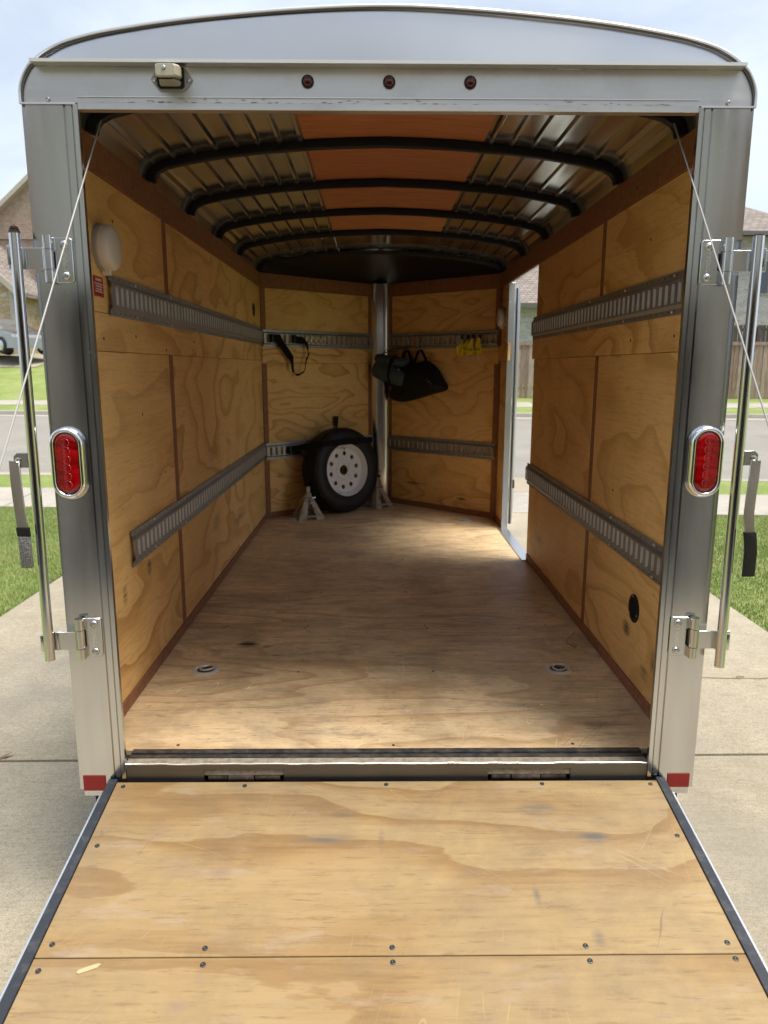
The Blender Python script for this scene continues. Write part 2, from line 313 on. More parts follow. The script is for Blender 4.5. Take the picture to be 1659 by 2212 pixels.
def b_stone(t):
    c, co = oco(t, False)
    vo = t.n('ShaderNodeTexVoronoi', {'Vector': t.v('MULTIPLY', co, (1, 1, 1.7)), 'Scale': 3.2})
    ed = t.n('ShaderNodeTexVoronoi', {'Vector': t.v('MULTIPLY', co, (1, 1, 1.7)), 'Scale': 3.2}, feature='DISTANCE_TO_EDGE').outputs[0]
    g = t.n('ShaderNodeSeparateColor', {0: vo.outputs['Color']}).outputs[0]
    col = t.ramp(g, [(.1, (.46, .33, .18)), (.5, (.55, .45, .28)), (.9, (.58, .52, .42))])
    return {'Base Color': t.mix(t.rng(ed, .06, .02), col, (.5, .46, .38)), 'bump': (t.rng(ed, 0, .12), .8, .04)}
stone_m = mat("yellow_limestone", rough=.9, spec=.2, build=b_stone)
def b_roof(t):
    c, co = oco(t, False)
    s = t.n('ShaderNodeSeparateXYZ', {0: c})
    uv = t.n('ShaderNodeCombineXYZ', {0: t.m('ADD', s.outputs[0], t.m('MULTIPLY', s.outputs[1], .3)), 1: s.outputs[2]}).outputs[0]
    bk = t.n('ShaderNodeTexBrick', {'Vector': uv, 'Scale': 1.0, 'Mortar Size': .012, 'Brick Width': .3, 'Row Height': .09, 'Color1': (.38, .335, .305, 1), 'Color2': (.27, .24, .22, 1), 'Mortar': (.12, .105, .10, 1)})
    n = t.noise(co, 2, 6, .8)
    return {'Base Color': t.mix(1.0, bk.outputs[0], t.ramp(n, [(.3, (.8, .8, .8)), (.7, (1.15, 1.12, 1.1))]), 'MULTIPLY'), 'bump': (bk.outputs[1], .5, .02)}
roof_m = mat("weathered_shingles", rough=.95, spec=.15, build=b_roof)
trim_m = mat("tan_trim_paint", (.46, .41, .35), .6)
dark_trim = mat("dark_gutter_paint", (.13, .125, .12), .5)
gdoor_m = mat("tan_garage_door", (.42, .36, .29), .6)
glass_m = mat("window_glass", (.05, .06, .07), .06, 0, .8)
def b_fence(t):
    c, co = oco(t)
    r = t.n('ShaderNodeObjectInfo').outputs['Random']
    n = t.noise(t.v('MULTIPLY', co, (14, 14, 1.6)), 2.2, 6, .7)
    base = t.ramp(r, [(0.0, (.24, .165, .125)), (.5, (.34, .25, .195)), (1.0, (.44, .35, .285))])
    return {'Base Color': t.mix(1.0, base, t.ramp(n, [(.3, (.55, .55, .55)), (.55, (1, 1, 1)), (.8, (1.35, 1.3, 1.25))]), 'MULTIPLY'), 'bump': (n, .4, .004)}
fence_m = mat("weathered_cedar", rough=.9, spec=.15, build=b_fence)
fence_d = mat("dark_stained_cedar", (.085, .065, .055), .85, build=lambda t: {'Base Color': t.ramp(t.noise(t.v('MULTIPLY', oco(t)[1], (14, 14, 1.6)), 2.2, 5, .7), [(.3, (.05, .04, .035)), (.7, (.13, .105, .09))])})
car_m = mat("silver_grey_car_paint", (.30, .31, .32), .25, .6, .5, coat=1.0)
under_m = mat("dark_underbody", (.03, .03, .03), .7)
cream_m = mat('cream_board', (.66, .64, .60), .7)
garage_in = mat("garage_interior_paint", (.62, .62, .63), .8)
soil_m = mat("bare_soil", (.16, .12, .085), .95, 0, .1)

# ------------------------------------------------------------------ mesh builder
WM_ = {}
class MB:
    def __init__(s): s.v = []; s.f = []; s.mi = []; s.cur = 0
    def add(s, vs, fs):
        o = len(s.v); s.v += [tuple(p) for p in vs]; s.f += [tuple(i+o for i in f) for f in fs]; s.mi += [s.cur]*len(fs); return s
    def m(s, i): s.cur = i; return s
    def box(s, x0, x1, y0, y1, z0, z1, T=None):
        p = [(x, y, z) for z in (z0, z1) for y in (y0, y1) for x in (x0, x1)]
        if T: p = [T(*q) for q in p]
        return s.add(p, [(0, 2, 3, 1), (4, 5, 7, 6), (0, 1, 5, 4), (2, 6, 7, 3), (0, 4, 6, 2), (1, 3, 7, 5)])
    def prism(s, poly, a, b, T):
        """poly: 2-D points; T(p, q, h) places them; extruded from a to b"""
        n = len(poly); p = [T(u, v, a) for u, v in poly]+[T(u, v, b) for u, v in poly]
        return s.add(p, [tuple(range(n))[::-1], tuple(range(n, 2*n))]+[(i, (i+1) % n, n+(i+1) % n, n+i) for i in range(n)])
    def tube(s, path, r, n=10, cap=True, rad=None):
        path = [Vector(p) for p in path]; rings = []; pn = None
        for i, p in enumerate(path):
            d = (path[min(i+1, len(path)-1)]-path[max(i-1, 0)]).normalized()
            if pn is None:
                a = Vector((0, 0, 1)) if abs(d.z) < .9 else Vector((1, 0, 0)); pn = (a-d*a.dot(d)).normalized()
            else: pn = (pn-d*pn.dot(d)).normalized()
            q = d.cross(pn); rr = rad[i] if rad else r
            rings.append([p+(pn*math.cos(2*math.pi*k/n)+q*math.sin(2*math.pi*k/n))*rr for k in range(n)])
        vs = [v for rg in rings for v in rg]; fs = []
        for i in range(len(rings)-1):
            for k in range(n): fs.append((i*n+k, i*n+(k+1) % n, (i+1)*n+(k+1) % n, (i+1)*n+k))
        if cap: fs += [tuple(range(n))[::-1], tuple((len(rings)-1)*n+k for k in range(n))]
        return s.add(vs, fs)
    def rings(s, rs, cap0=True, cap1=True, closed=True):
        n = len(rs[0]); vs = [v for r in rs for v in r]; fs = []
        for i in range(len(rs)-1):
            for k in range(n if closed else n-1): fs.append((i*n+k, i*n+(k+1) % n, (i+1)*n+(k+1) % n, (i+1)*n+k))
        if cap0: fs.append(tuple(range(n))[::-1])
        if cap1: fs.append(tuple((len(rs)-1)*n+k for k in range(n)))
        return s.add(vs, fs)
    def lathe(s, prof, T, n=32, cap0=False, cap1=False):
        """prof: (radius, height); T(a, b, h) places the point"""
        return s.rings([[T(r*math.cos(2*math.pi*k/n), r*math.sin(2*math.pi*k/n), h) for k in range(n)] for r, h in prof], cap0, cap1)
    def build(s, name, mats, parent=None, bevel=0.0, smooth=True, label=None, kind=None, local=False, ang=.6):
        if not isinstance(mats, (list, tuple)): mats = [mats]
        me = bpy.data.meshes.new(name); me.from_pydata(s.v, [], s.f)
        for m_ in mats: me.materials.append(m_)
        me.polygons.foreach_set('material_index', s.mi)
        bm = bmesh.new(); bm.from_mesh(me)
        bmesh.ops.remove_doubles(bm, verts=bm.verts, dist=1e-6)
        bmesh.ops.recalc_face_normals(bm, faces=bm.faces)
        if bevel:
            es = [e for e in bm.edges if len(e.link_faces) == 2 and e.calc_face_angle(0) > .5]
            bmesh.ops.bevel(bm, geom=es, offset=bevel, segments=1 if bevel < .002 else 2, affect='EDGES', profile=.6)
        bm.to_mesh(me); bm.free()
        if smooth: me.shade_smooth(); me.set_sharp_from_angle(angle=ang)
        return link(name, me, parent, label, kind, local)
def link(name, me, parent=None, label=None, kind=None, local=False):
    o = bpy.data.objects.new(name, me); C.objects.link(o)
    if parent is not None:
        o.parent = parent
        if not local: o.matrix_parent_inverse = WM_.get(parent.name, Matrix()).inverted()
    if label: o['label'] = label
    if kind: o['kind'] = kind
    return o
def thing(name, loc, label, cat, group=None, rot=None):
    o = bpy.data.objects.new(name, None); C.objects.link(o); o.empty_display_size = .1
    M_ = Matrix.Translation(Vector(loc))
    if rot is not None: M_ = M_ @ rot
    o.matrix_world = M_; WM_[o.name] = M_
    o['label'] = label; o['category'] = cat
    if group: o['group'] = group
    return o
def tag(o, label, cat, group=None):
    o['label'] = label; o['category'] = cat
    if group: o['group'] = group
    return o
def text_mesh(txt, size, ext=.0003, align='CENTER', bold=0.0, spacing=1.0):
    cu = bpy.data.curves.new("lettering", 'FONT'); cu.body = txt; cu.size = size; cu.extrude = ext; cu.align_x = align; cu.offset = bold; cu.space_line = spacing
    ob = bpy.data.objects.new("lettering", cu); C.objects.link(ob)
    dg = bpy.context.evaluated_depsgraph_get(); me = bpy.data.meshes.new_from_object(ob.evaluated_get(dg))
    bpy.data.objects.remove(ob); return me
def put_text(name, txt, size, Mx, material, parent, **k):
    me = text_mesh(txt, size, **k); me.transform(Mx); me.materials.clear(); me.materials.append(material); return link(name, me, parent)
def ident(u, v, h): return (u, v, h)

# ================================================================== SETTING
G0 = -.45
SH = -.06
def zg(yr): return G0 + (max(0., yr-6.3))*.045
def gp(x, yr, dz=0.0, extra=0.0): return (x, yr+SH*x, zg(yr)+dz+extra)
def sheet(name, x0, x1, y0, y1, dz, m, kind='structure', nx=2, ny=2, fn=None, parent=None, thick=0.0):
    b = MB(); xs = np.linspace(x0, x1, nx); ys = np.linspace(y0, y1, ny)
    vs = [gp(x, y, dz, fn(x, y) if fn else 0) for y in ys for x in xs]
    fs = [(j*nx+i, j*nx+i+1, (j+1)*nx+i+1, (j+1)*nx+i) for j in range(ny-1) for i in range(nx-1)]
    b.add(vs, fs)
    o = b.build(name, m, parent)
    if kind: o['kind'] = kind
    return o
# wide ground sheet beneath everything, to the horizon
b = MB(); b.add([(-400, -300, -.62), (400, -300, -.62), (400, 6.3, -.62), (-400, 6.3, -.62), (400, 24, .12), (-400, 24, .12), (400, 500, 1.3), (-400, 500, 1.3)], [(0, 1, 2, 3), (3, 2, 4, 5), (5, 4, 6, 7)])
b.build('ground', grass_m, kind='structure', smooth=False)
DL, DR = -2.53, 2.43
def slab(name, x0, x1, y0, y1, m, parent, dz=0.0, shear0=0.0, shear1=0.0, t=.1, fn=zg):
    b = MB(); g = .008
    x0 += g; x1 -= g; y0 += g; y1 -= g
    vs = []
    for z in (-t, 0):
        for (x, y, sh) in ((x0, y0, shear0), (x1, y0, shear0), (x1, y1, shear1), (x0, y1, shear1)):
            vs.append((x, y+sh*x, fn(y)+dz+z))
    b.add(vs, [(3, 2, 1, 0), (4, 5, 6, 7), (0, 1, 5, 4), (1, 2, 6, 5), (2, 3, 7, 6), (3, 0, 4, 7)])
    return b.build(name, m, parent, bevel=.006)
# driveway: a bed with slabs cast on it
b = MB(); b.add([(DL, -12, G0-.03), (DR, -12, G0-.03), (DR, 6.3+SH*DR, G0-.03), (DL, 6.3+SH*DL, G0-.03)], [(0, 1, 2, 3)])
dw = b.build('driveway', joint_m, kind='structure')
ys = [-12, -8.2, -5.2, -2.2, .855, 3.9, 6.3]
sh_ = [0, 0, 0, 0, .01, .0, SH]
for i in range(6):
    for (x0, x1) in ((DL, -.05), (-.05, DR)):
        slab('slab', x0, x1, ys[i], ys[i+1], conc, dw, shear0=sh_[i], shear1=sh_[i+1])
# sidewalk across, in slabs
sw = sheet('sidewalk', -30, 30, 6.3, 7.4, -.05, joint_m)
for i in range(-22, 22):
    slab('slab', i*1.35-.4, (i+1)*1.35-.4, 6.3, 7.4, conc_w, sw, shear0=SH, shear1=SH)
ap = sheet('driveway_apron', -2.9, 2.9, 7.4, 8.42, -.05, joint_m)
for (x0, x1) in ((-2.9, 0), (0, 2.9)): slab('slab', x0, x1, 7.4, 8.4, conc, ap, shear0=SH, shear1=SH)
def near_lawn(name, x0, x1, y0, y1, dz=-.012):
    return sheet(name, x0, x1, y0, y1, dz, grass_m, nx=30, ny=14, fn=lambda x, y: .012*math.sin(x*2.3+y*1.7))
for (nm, x0, x1) in (('lawn_left', -30, DL-.02), ('lawn_right', DR+.02, 30)):
    b = MB(); nx, ny = 40, 40; vs = []
    for j in range(ny):
        for i in range(nx):
            x = x0+(x1-x0)*i/(nx-1); yE = 6.28+SH*x; y = -12+(yE+12)*j/(ny-1)
            vs.append((x, y, G0-.015+.01*math.sin(x*2.3+y*1.7)))
    b.add(vs, [(j*nx+i, j*nx+i+1, (j+1)*nx+i+1, (j+1)*nx+i) for j in range(ny-1) for i in range(nx-1)])
    b.build(nm, grass_m, kind='structure')
sheet('grass_strip_left', -30, -2.92, 7.42, 8.3, -.01, grass_m, nx=20, ny=3)
sheet('grass_strip_right', 2.92, 30, 7.42, 8.3, -.01, grass_m, nx=20, ny=3)
road = sheet('road', -70, 70, 8.35, 17.05, -.11, road_m, nx=3, ny=3)
def kerb(nm, x0, x1, y0, y1):
    b = MB(); vs = []
    for (y, dz) in ((y0, -.14), (y0, .0), (y1, .0), (y1, -.14)):
        for x in (x0, x1): vs.append(gp(x, y, dz))
    b.add(vs, [(0, 1, 3, 2), (2, 3, 5, 4), (4, 5, 7, 6), (0, 2, 4, 6), (1, 7, 5, 3)])
    return b.build(nm, conc_w, kind='structure', bevel=.02)
kerb('kerb_near_left', -60, -2.92, 8.3, 8.45); kerb('kerb_near_right', 2.92, 60, 8.3, 8.45); kerb('kerb_far', -60, 60, 17.0, 17.16)
gut = sheet('road_gutter', -60, 60, 16.62, 17.0, -.104, conc_w, nx=2, ny=2)
def rise(x, yr):
    k = min(1, max(0, (-x-1.5)/4.0)); k = k*k*(3-2*k)
    r_ = max(0, yr-20.1); return k*(.115*min(r_, 9.0))
sheet('grass_verge_far', -60, 60, 17.14, 18.7, -.01, grass_m, nx=60, ny=4)
fs_ = sheet('sidewalk_far', -60, 60, 18.68, 20.12, -.03, joint_m)
for i in range(-20, 20): slab('slab', i*1.5, (i+1)*1.5, 18.7, 20.1, conc_w, fs_, shear0=SH, shear1=SH)
sheet('lawn_far', -60, 60, 20.1, 29.2, -.01, grass_m, nx=121, ny=30, fn=rise)
sheet('terrain_behind', -60, 60, 29.2, 90, -.01, grass_m, nx=121, ny=8, fn=rise)
dl = sheet('neighbour_driveway', -24, -13.2, 26.2, 32.5, .012, conc, nx=12, ny=12, fn=rise)

def blades(name, x0, x1, y0, y1, n, hmin, hmax, edge=None):
    x = rng.uniform(x0, x1, n); y = rng.uniform(y0, y1, n)
    if edge: k = edge(x, y); x = x[k]; y = y[k]; n = len(x)
    z = G0-.015+.01*np.sin(x*2.3+y*1.7); h = rng.uniform(hmin, hmax, n); a = rng.uniform(0, 2*np.pi, n); w_ = rng.uniform(.0018, .004, n)
    le = rng.uniform(0, .6, n)*h; la = rng.uniform(0, 2*np.pi, n)
    P = np.empty((n, 3, 3))
    P[:, 0] = np.c_[x-w_*np.cos(a), y-w_*np.sin(a), z]; P[:, 1] = np.c_[x+w_*np.cos(a), y+w_*np.sin(a), z]
    P[:, 2] = np.c_[x+le*np.cos(la), y+le*np.sin(la), z+h]
    me = bpy.data.meshes.new(name); me.vertices.add(3*n); me.vertices.foreach_set('co', P.reshape(-1))
    me.loops.add(3*n); me.loops.foreach_set('vertex_index', np.arange(3*n, dtype=np.int32))
    me.polygons.add(n); me.polygons.foreach_set('loop_start', np.arange(0, 3*n, 3, dtype=np.int32)); me.update(calc_edges=True)
    me.materials.append(blade_m); return link(name, me, kind='stuff')
ed = lambda x, y: y < 6.27+SH*x
tag(blades('grass', -4.9, DL+.015, 1.6, 6.6, 90000, .012, .038, ed), 'short mown grass on the left of the driveway', 'grass')
tag(blades('grass', DR-.015, 4.9, 1.6, 6.6, 90000, .012, .038, ed), 'short mown grass on the right of the driveway', 'grass')
# ================================================================== BACKGROUND BUILDINGS
def hip_roof(b, x0, x1, y0, y1, ze, zr, rx0, rx1, ry, t=.18):
    lo = [(x0, y0, ze), (x1, y0, ze), (x1, y1, ze), (x0, y1, ze)]
    b.add(lo+[(rx0, ry, zr), (rx1, ry, zr)], [(0, 1, 5, 4), (1, 2, 5), (2, 3, 4, 5), (3, 0, 4), (3, 2, 1, 0)])
# right neighbour: pale grey brick, two storeys plus lower wing
hr = thing('brick_house', (13.5, 28, .2), 'two storey pale grey brick house with hipped shingle roof behind the fence', 'house')
MB().box(9.7, 17.3, 28.2, 36, -.1, 6.25).build('wall', brick_g, hr)
MB().box(3.2, 9.68, 28.4, 36, -.1, 3.55).build('wall', brick_g, hr)
b = MB(); hip_roof(b, 9.2, 17.8, 27.7, 36.5, 6.32, 8.75, 13.4, 13.6, 32); b.build('roof', roof_m, hr)
b = MB(); hip_roof(b, 2.6, 10.2, 27.9, 36.5, 3.62, 6.2, 5.6, 9.6, 32); b.build('roof', roof_m, hr)
MB().box(9.15, 17.85, 27.6, 27.68, 6.2, 6.36).build('gutter', dark_trim, hr)
MB().box(2.55, 9.1, 27.8, 27.88, 3.5, 3.66).build('gutter', dark_trim, hr)
for (x0, x1, z0, z1, y) in ((10.6, 11.8, 3.9, 5.4, 28.2), (12.2, 13.4, 1.0, 2.6, 28.2), (14.9, 16.2, 4.1, 5.3, 28.2), (6.6, 7.8, 1.2, 2.5, 28.4)):
    f = MB().box(x0-.06, x1+.06, y-.04, y+.02, z0-.06, z1+.06).build('window', trim_m, hr)
    MB().box(x0, (x0+x1)/2-.02, y-.06, y-.045, z0, z1).build('pane', glass_m, f); MB().box((x0+x1)/2+.02, x1, y-.06, y-.045, z0, z1).build('pane', glass_m, f)
# left neighbour: limestone and brick, garage gable
hl = thing('stone_house', (-19.5, 32, 1.2), 'tan limestone and brick house with gabled garage and shingle roof', 'house')
def gable(b, x0, x1, y0, y1, zb, ze, zp, xp=None):
    xp = (x0+x1)/2 if xp is None else xp
    b.prism([(x0, zb), (x1, zb), (x1, ze), (xp, zp), (x0, ze)], y0, y1, lambda u, v, h: (u, h, v))
b = MB(); gable(b, -23.6, -16.15, 32.0, 40, .6, 4.7, 8.2); b.build('garage_wall', stone_m, hl)
b = MB()
for s_ in (-1, 1):
    xc = -19.87; xe = xc+s_*4.2; ze = 8.2-4.2*.94
    b.prism([(xc, 8.34), (xe, ze+.14), (xe, ze-.04), (xc, 8.16)], 31.6, 40.2, lambda u, v, h: (u, h, v))
b.build('roof', roof_m, hl)
b = MB()
for s_ in (-1, 1):
    xc = -19.87; xe = xc+s_*4.22; ze = 8.2-4.22*.94
    b.prism([(xc, 8.36), (xe, ze+.16), (xe, ze-.18), (xc, 8.02)], 31.5, 31.59, lambda u, v, h: (u, h, v))
b.build('fascia', trim_m, hl)
MB().box(-22.4, -17.35, 31.88, 31.98, .8, 3.72).build('garage_surround', trim_m, hl)
gd = MB().box(-22.2, -17.55, 31.78, 31.87, .9, 3.5).build('garage_door', gdoor_m, hl)
for k in range(4):
    for j in range(4): MB().box(-22.1+j*1.14, -22.1+j*1.14+1.02, 31.765, 31.778, 1.5+k*.5, 1.92+k*.5).build('panel', gdoor_m, gd)
MB().box(-16.3, -16.12, 31.85, 31.98, .9, 4.5).build('downspout', trim_m, hl)
MB().box(-16.1, -8, 35.0, 44, .6, 7.3).build('wall', brick_r, hl)
MB().box(-27, -16.2, 36.4, 44, 3.5, 7.25).build('wall', brick_t, hl)
b = MB(); gable(b, -19.4, -13.2, 36.0, 44, 3.9, 7.6, 10.3); b.build('upper_gable_wall', brick_t, hl)
b = MB(); xc = -16.3
for s_ in (-1, 1):
    b.prism([(xc, 10.55), (xc+s_*3.6, 10.55-3.6*.87), (xc+s_*3.6, 10.3-3.6*.87), (xc, 10.3)], 35.6, 44, lambda u, v, h: (u, h, v))
b.build('roof', trim_m, hl)
b = MB(); hip_roof(b, -27.6, -7.4, 35.9, 46, 7.3, 9.6, -20.6, -13, 41.5); b.build('roof', roof_m, hl)
MB().box(-27.6, -19.3, 35.78, 35.88, 7.1, 7.32).build('gutter', trim_m, hl)
f = MB().box(-22.8, -21.2, 36.3, 36.38, 4.9, 6.5).build('window', trim_m, hl); MB().box(-22.7, -21.3, 36.27, 36.29, 5.0, 6.4).build('pane', glass_m, f)

# cedar fence in front of the right house
def fence(name, x0, x1, yr, h, m, label, cat='fence', cap=True, pitch=.145):
    t = thing(name, gp(x0, yr), label, cat)
    me_v = [MB().box(-.066, .066, -.01, .01, 0, h+d).v for d in (0,)]
    n = int((x1-x0)/pitch)
    base = None
    for k in range(n):
        x = x0+k*pitch; p = gp(x, yr)
        if base is None:
            base = MB().box(-.066, .066, -.01, .01, 0, h).build('picket', m, t, smooth=False); o = base
        else:
            o = bpy.data.objects.new('picket', base.data); C.objects.link(o); o.parent = t; o.matrix_parent_inverse = WM_[t.name].inverted()
        o.location = (x, p[1]+random.uniform(-.004, .004), p[2]+random.uniform(-.012, .012)); o.rotation_euler = (0, random.uniform(-.006, .006), -.06)
    for z in (.25, h*.55, h-.2):
        a = gp(x0, yr+.05); c_ = gp(x1, yr+.05)
        MB().add([(a[0], a[1]+e, a[2]+z+q) for e in (0, .04) for q in (0, .09)]+[(c_[0], c_[1]+e, c_[2]+z+q) for e in (0, .04) for q in (0, .09)],
                 [(0, 1, 3, 2), (4, 6, 7, 5), (0, 4, 5, 1), (2, 3, 7, 6), (1, 5, 7, 3), (0, 2, 6, 4)]).build('rail', m, t)
    if cap:
        a = gp(x0-.1, yr-.05); c_ = gp(x1, yr-.05)
        MB().add([(a[0], a[1]+e, a[2]+h+.02+q) for e in (0, .12) for q in (-.08, .02)]+[(c_[0], c_[1]+e, c_[2]+h+.02+q) for e in (0, .12) for q in (-.08, .02)],
                 [(0, 1, 3, 2), (4, 6, 7, 5), (0, 4, 5, 1), (2, 3, 7, 6), (1, 5, 7, 3), (0, 2, 6, 4)]).build('cap_rail', fence_m, t)
    for x in np.arange(x0+.6, x1, 2.4):
        p = gp(x, yr+.14); MB().box(p[0]-.045, p[0]+.045, p[1]-.045, p[1]+.045, p[2]-.1, p[2]+h-.05).build('post', m, t)
    return t
fence('cedar_fence', 2.2, 27, 21.6, 1.68, fence_m, 'weathered brown cedar picket fence across the street')
fence('dark_fence', 8.0, 24, 25.2, 2.25, fence_d, 'dark stained fence rising behind the cedar fence', cap=False, pitch=.16)

# parked car on the neighbour's driveway (only its front half is in the frame)
CXF = -14.15
pz = gp(-16, 29.2)[2]+rise(-16, 29.2)
car = thing('parked_car', (-17, 28.6, pz), 'silver grey car parked in front of the stone house', 'car')
prof = [(0, .22), (0, .62), (.12, .74), (.95, .93), (1.25, 1.0), (2.0, 1.40), (2.5, 1.47), (3.3, 1.42), (4.1, 1.10), (4.5, 1.02), (4.62, .8), (4.6, .22)]
def carsec(wk):
    return [(CXF-u, v) for u, v in prof]
rs = []
for (dy, sc) in ((-.0, .0), (.04, .55), (.22, .9), (.5, 1.0), (1.3, 1.0), (1.58, .9), (1.76, .55), (1.8, .0)):
    r = []
    for (u, v) in prof:
        z = v if v <= .93 else .93+(v-.93)*(sc if True else 1)
        if dy in (-.0, 1.8): z = min(z, .90)
        r.append((CXF-u, 27.7+dy, pz+z))
    rs.append(r)
MB().rings(rs).build('body', car_m, car, ang=.5)
for (y0, y1) in ((27.795, 27.80), (29.39, 29.40)):
    b = MB()
    for poly in ([(1.42, .98), (2.05, 1.33), (2.42, 1.39), (2.42, .98)], [(2.5, .98), (2.5, 1.39), (3.2, 1.35), (3.75, 1.05), (3.75, .98)]):
        b.prism([(CXF-u, pz+v) for u, v in poly], y0-.08+.0, y1-.0, lambda u, v, h: (u, h, v))
    b.build('side_window', glass_m, car)
for u in (.85, 3.65):
    for (ya, yb) in ((27.66, 27.9), (29.3, 29.53)):
        c0 = (CXF-u, pz+.33)
        wl = MB().lathe([(.0, ya), (.19, ya), (.2, ya+.01), (.31, ya-.005), (.33, ya+.03), (.33, yb-.03), (.3, yb), (0, yb)], lambda a, c, h: (c0[0]+a, h, c0[1]+c), 24).build('wheel', rubber, car)
        MB().lathe([(.0, ya-.02), (.17, ya-.012), (.2, ya-.004)], lambda a, c, h: (c0[0]+a, h, c0[1]+c), 20).build('rim', zinc, wl)
MB().box(CXF-.1, CXF+.02, 27.85, 28.15, pz+.62, pz+.72).build('headlight', chrome, car)

# the trailer owner's own house: an open garage close behind the ramp (mirrored in the aluminium)
gh = thing('garage_front', (0, -4.2, G0), 'brick garage front with wide open doorway at the end of the driveway', 'garage')
GY = -3.3
b = MB()
b.box(-5.4, -2.3, GY-.3, GY, G0-.05, 2.9); b.box(2.3, 5.4, GY-.3, GY, G0-.05, 2.9); b.build('wall', brick_t, gh)
MB().box(-2.3, 2.3, GY-.3, GY, 1.75, 2.9).build('gable_board', cream_m, gh)
b = MB(); b.box(-5.4, -5.2, GY-6.5, GY-.31, G0, 2.88); b.box(5.2, 5.4, GY-6.5, GY-.31, G0, 2.88); b.box(-5.4, 5.4, GY-6.7, GY-6.51, G0, 2.88); b.box(-5.19, 5.19, GY-6.5, GY-.31, 2.2, 2.3)
b.build('inner_wall', garage_in, gh)
MB().box(-5.19, 5.19, GY-6.5, GY-.02, G0+.004, G0+.02).build('garage_floor', road_m, gh)
b = MB(); hip_roof(b, -6, 6, GY-7.4, GY+.12, 2.95, 4.6, -2.5, 2.5, GY-3.6); b.build('roof', roof_m, gh)
b = MB(); b.box(-2.42, -2.3, GY+.001, GY+.03, G0, 1.87); b.box(2.3, 2.42, GY+.001, GY+.03, G0, 1.87); b.box(-2.3, 2.3, GY+.001, GY+.03, 1.75, 1.87); b.build('door_trim', cream_m, gh)

# ================================================================== TRAILER
HW, WI, ZC, LB = .915, .899, 1.857, 3.672        # outer half width, inner half width, wall top, start of the V nose
tr = thing('cargo_trailer', (0, 1.8, G0), 'silver enclosed cargo trailer with plywood interior and lowered rear ramp', 'trailer')
VK = .895
def yv(x): return 4.477-VK*abs(x)
ARC = [(.915, 1.812), (.914, 1.845), (.905, 1.872), (.889, 1.898), (.873, 1.911), (.846, 1.930), (.80, 1.951), (.727, 1.970), (.64, 1.985), (.556, 1.997), (.47, 2.007), (.386, 2.015), (.29, 2.023), (.2, 2.029), (.1, 2.034), (0, 2.036)]
def smooth_arc(P, k=4):
    out = []
    for i in range(len(P)-1):
        p0, p1, p2, p3 = Vector(P[max(i-1, 0)]), Vector(P[i]), Vector(P[i+1]), Vector(P[min(i+2, len(P)-1)])
        for j in range(k):
            t = j/k; q = .5*((2*p1)+(-p0+p2)*t+(2*p0-5*p1+4*p2-p3)*t*t+(-p0+3*p1-3*p2+p3)*t**3); out.append((q.x, q.y))
    return out+[tuple(P[-1])]
ARCF = [(-x, z) for x, z in ARC]+[(x, z) for x, z in ARC[::-1][1:]]
ARCS = smooth_arc(ARCF, 4)
# rear posts
def post(s):
    prof = [(.9145, 0), (.812, 0), (.812, .006), (.806, .006), (.806, 0), (.792, 0), (.792, .007), (.786, .007), (.786, -.005), (.775, -.005), (.775, .010), (.79, .010), (.845, .03), (.845, .088), (.9145, .088)]
    p = MB().prism([(s*x, y) for x, y in prof], -.062, 1.811, lambda u, v, h: (u, v, h)).build('rear_post', alu, tr, ang=.3)
    MB().box(min(s*.905, s*.82), max(s*.905, s*.82), .002, .03, -.085, -.0625).build('post_foot', zinc, p, bevel=.002)
    MB().box(min(s*.904, s*.837), max(s*.904, s*.837), -.0022, -.0004, -.066 if s < 0 else -.062, -.017).build('red_reflector', red_refl, p, bevel=.0008)
    # seam line of the corner cap above
    MB().box(min(s*.917, s*.779), max(s*.917, s*.779), -.005, .02, 1.811, 1.8155).build('cap_seam', alu_b, p)
    return p
for s in (-1, 1): post(s)
# header with gutter and lip
hd = MB().prism([(-.9145, 1.816), (.9145, 1.816), (.913, 1.845), (.904, 1.872), (.888, 1.898), (-.888, 1.898), (-.904, 1.872), (-.913, 1.845)], 0, .024, lambda u, v, h: (u, h, v)).build('header', alu_h, tr, ang=.3)
MB().box(-.775, .775, -.004, .022, 1.800, 1.8158).build('header_lip', alu_h, hd, bevel=.001)
MB().box(-.775, .775, -.0025, 0, 1.8285, 1.8305).build('header_crease', alu_b, hd)
MB().box(-.874, .874, -.030, .0, 1.8985, 1.9015).build('rain_gutter', alu_b, hd, bevel=.0008)
MB().box(-.874, .874, -.031, -.028, 1.8975, 1.905).build('gutter_edge', gut_m, hd)
# old sealant along the lip
b = MB()
for k in range(70):
    x = random.uniform(-.72, .70); l = random.uniform(.003, .014); z = 1.8165+random.random()**3*.010
    b.box(x, x+l, -.0016, .0, z, z+random.uniform(.0006, .0015))
o = b.build('old_sealant', seal_old, hd); o['kind'] = 'stuff'
# fascia (arched sheet, slightly leaning)
def gentle(x, z): return .002*math.sin(x*3.1)*(z-1.9)/.13
b = MB(); n = 48; rs = []
for k in range(n+1):
    x = -.872+1.744*k/n
    zt = float(np.interp(abs(x), [p[0] for p in ARC[::-1]], [p[1] for p in ARC[::-1]]))
    zt = max(zt-.004, 1.909)
    rs.append([(x, .0+.003*(j/4)+gentle(x, 1.907+(zt-1.907)*j/4), 1.9075+(zt-1.9075)*j/4) for j in range(5)])
b.rings(rs, False, False, closed=False); b.build('fascia', alu_f, tr)
b = MB(); b.tube([(x, -.003, z) for x, z in ARCS], .0042, 10); b.build('roof_bead', alu_b, tr)
b = MB(); b.tube([(x*.9945, -.003, z-.0058) for x, z in ARCS], .0019, 8); b.build('roof_bead_shade_line', dark_trim, tr)  # dark tube drawn in as the line of shade below the bead
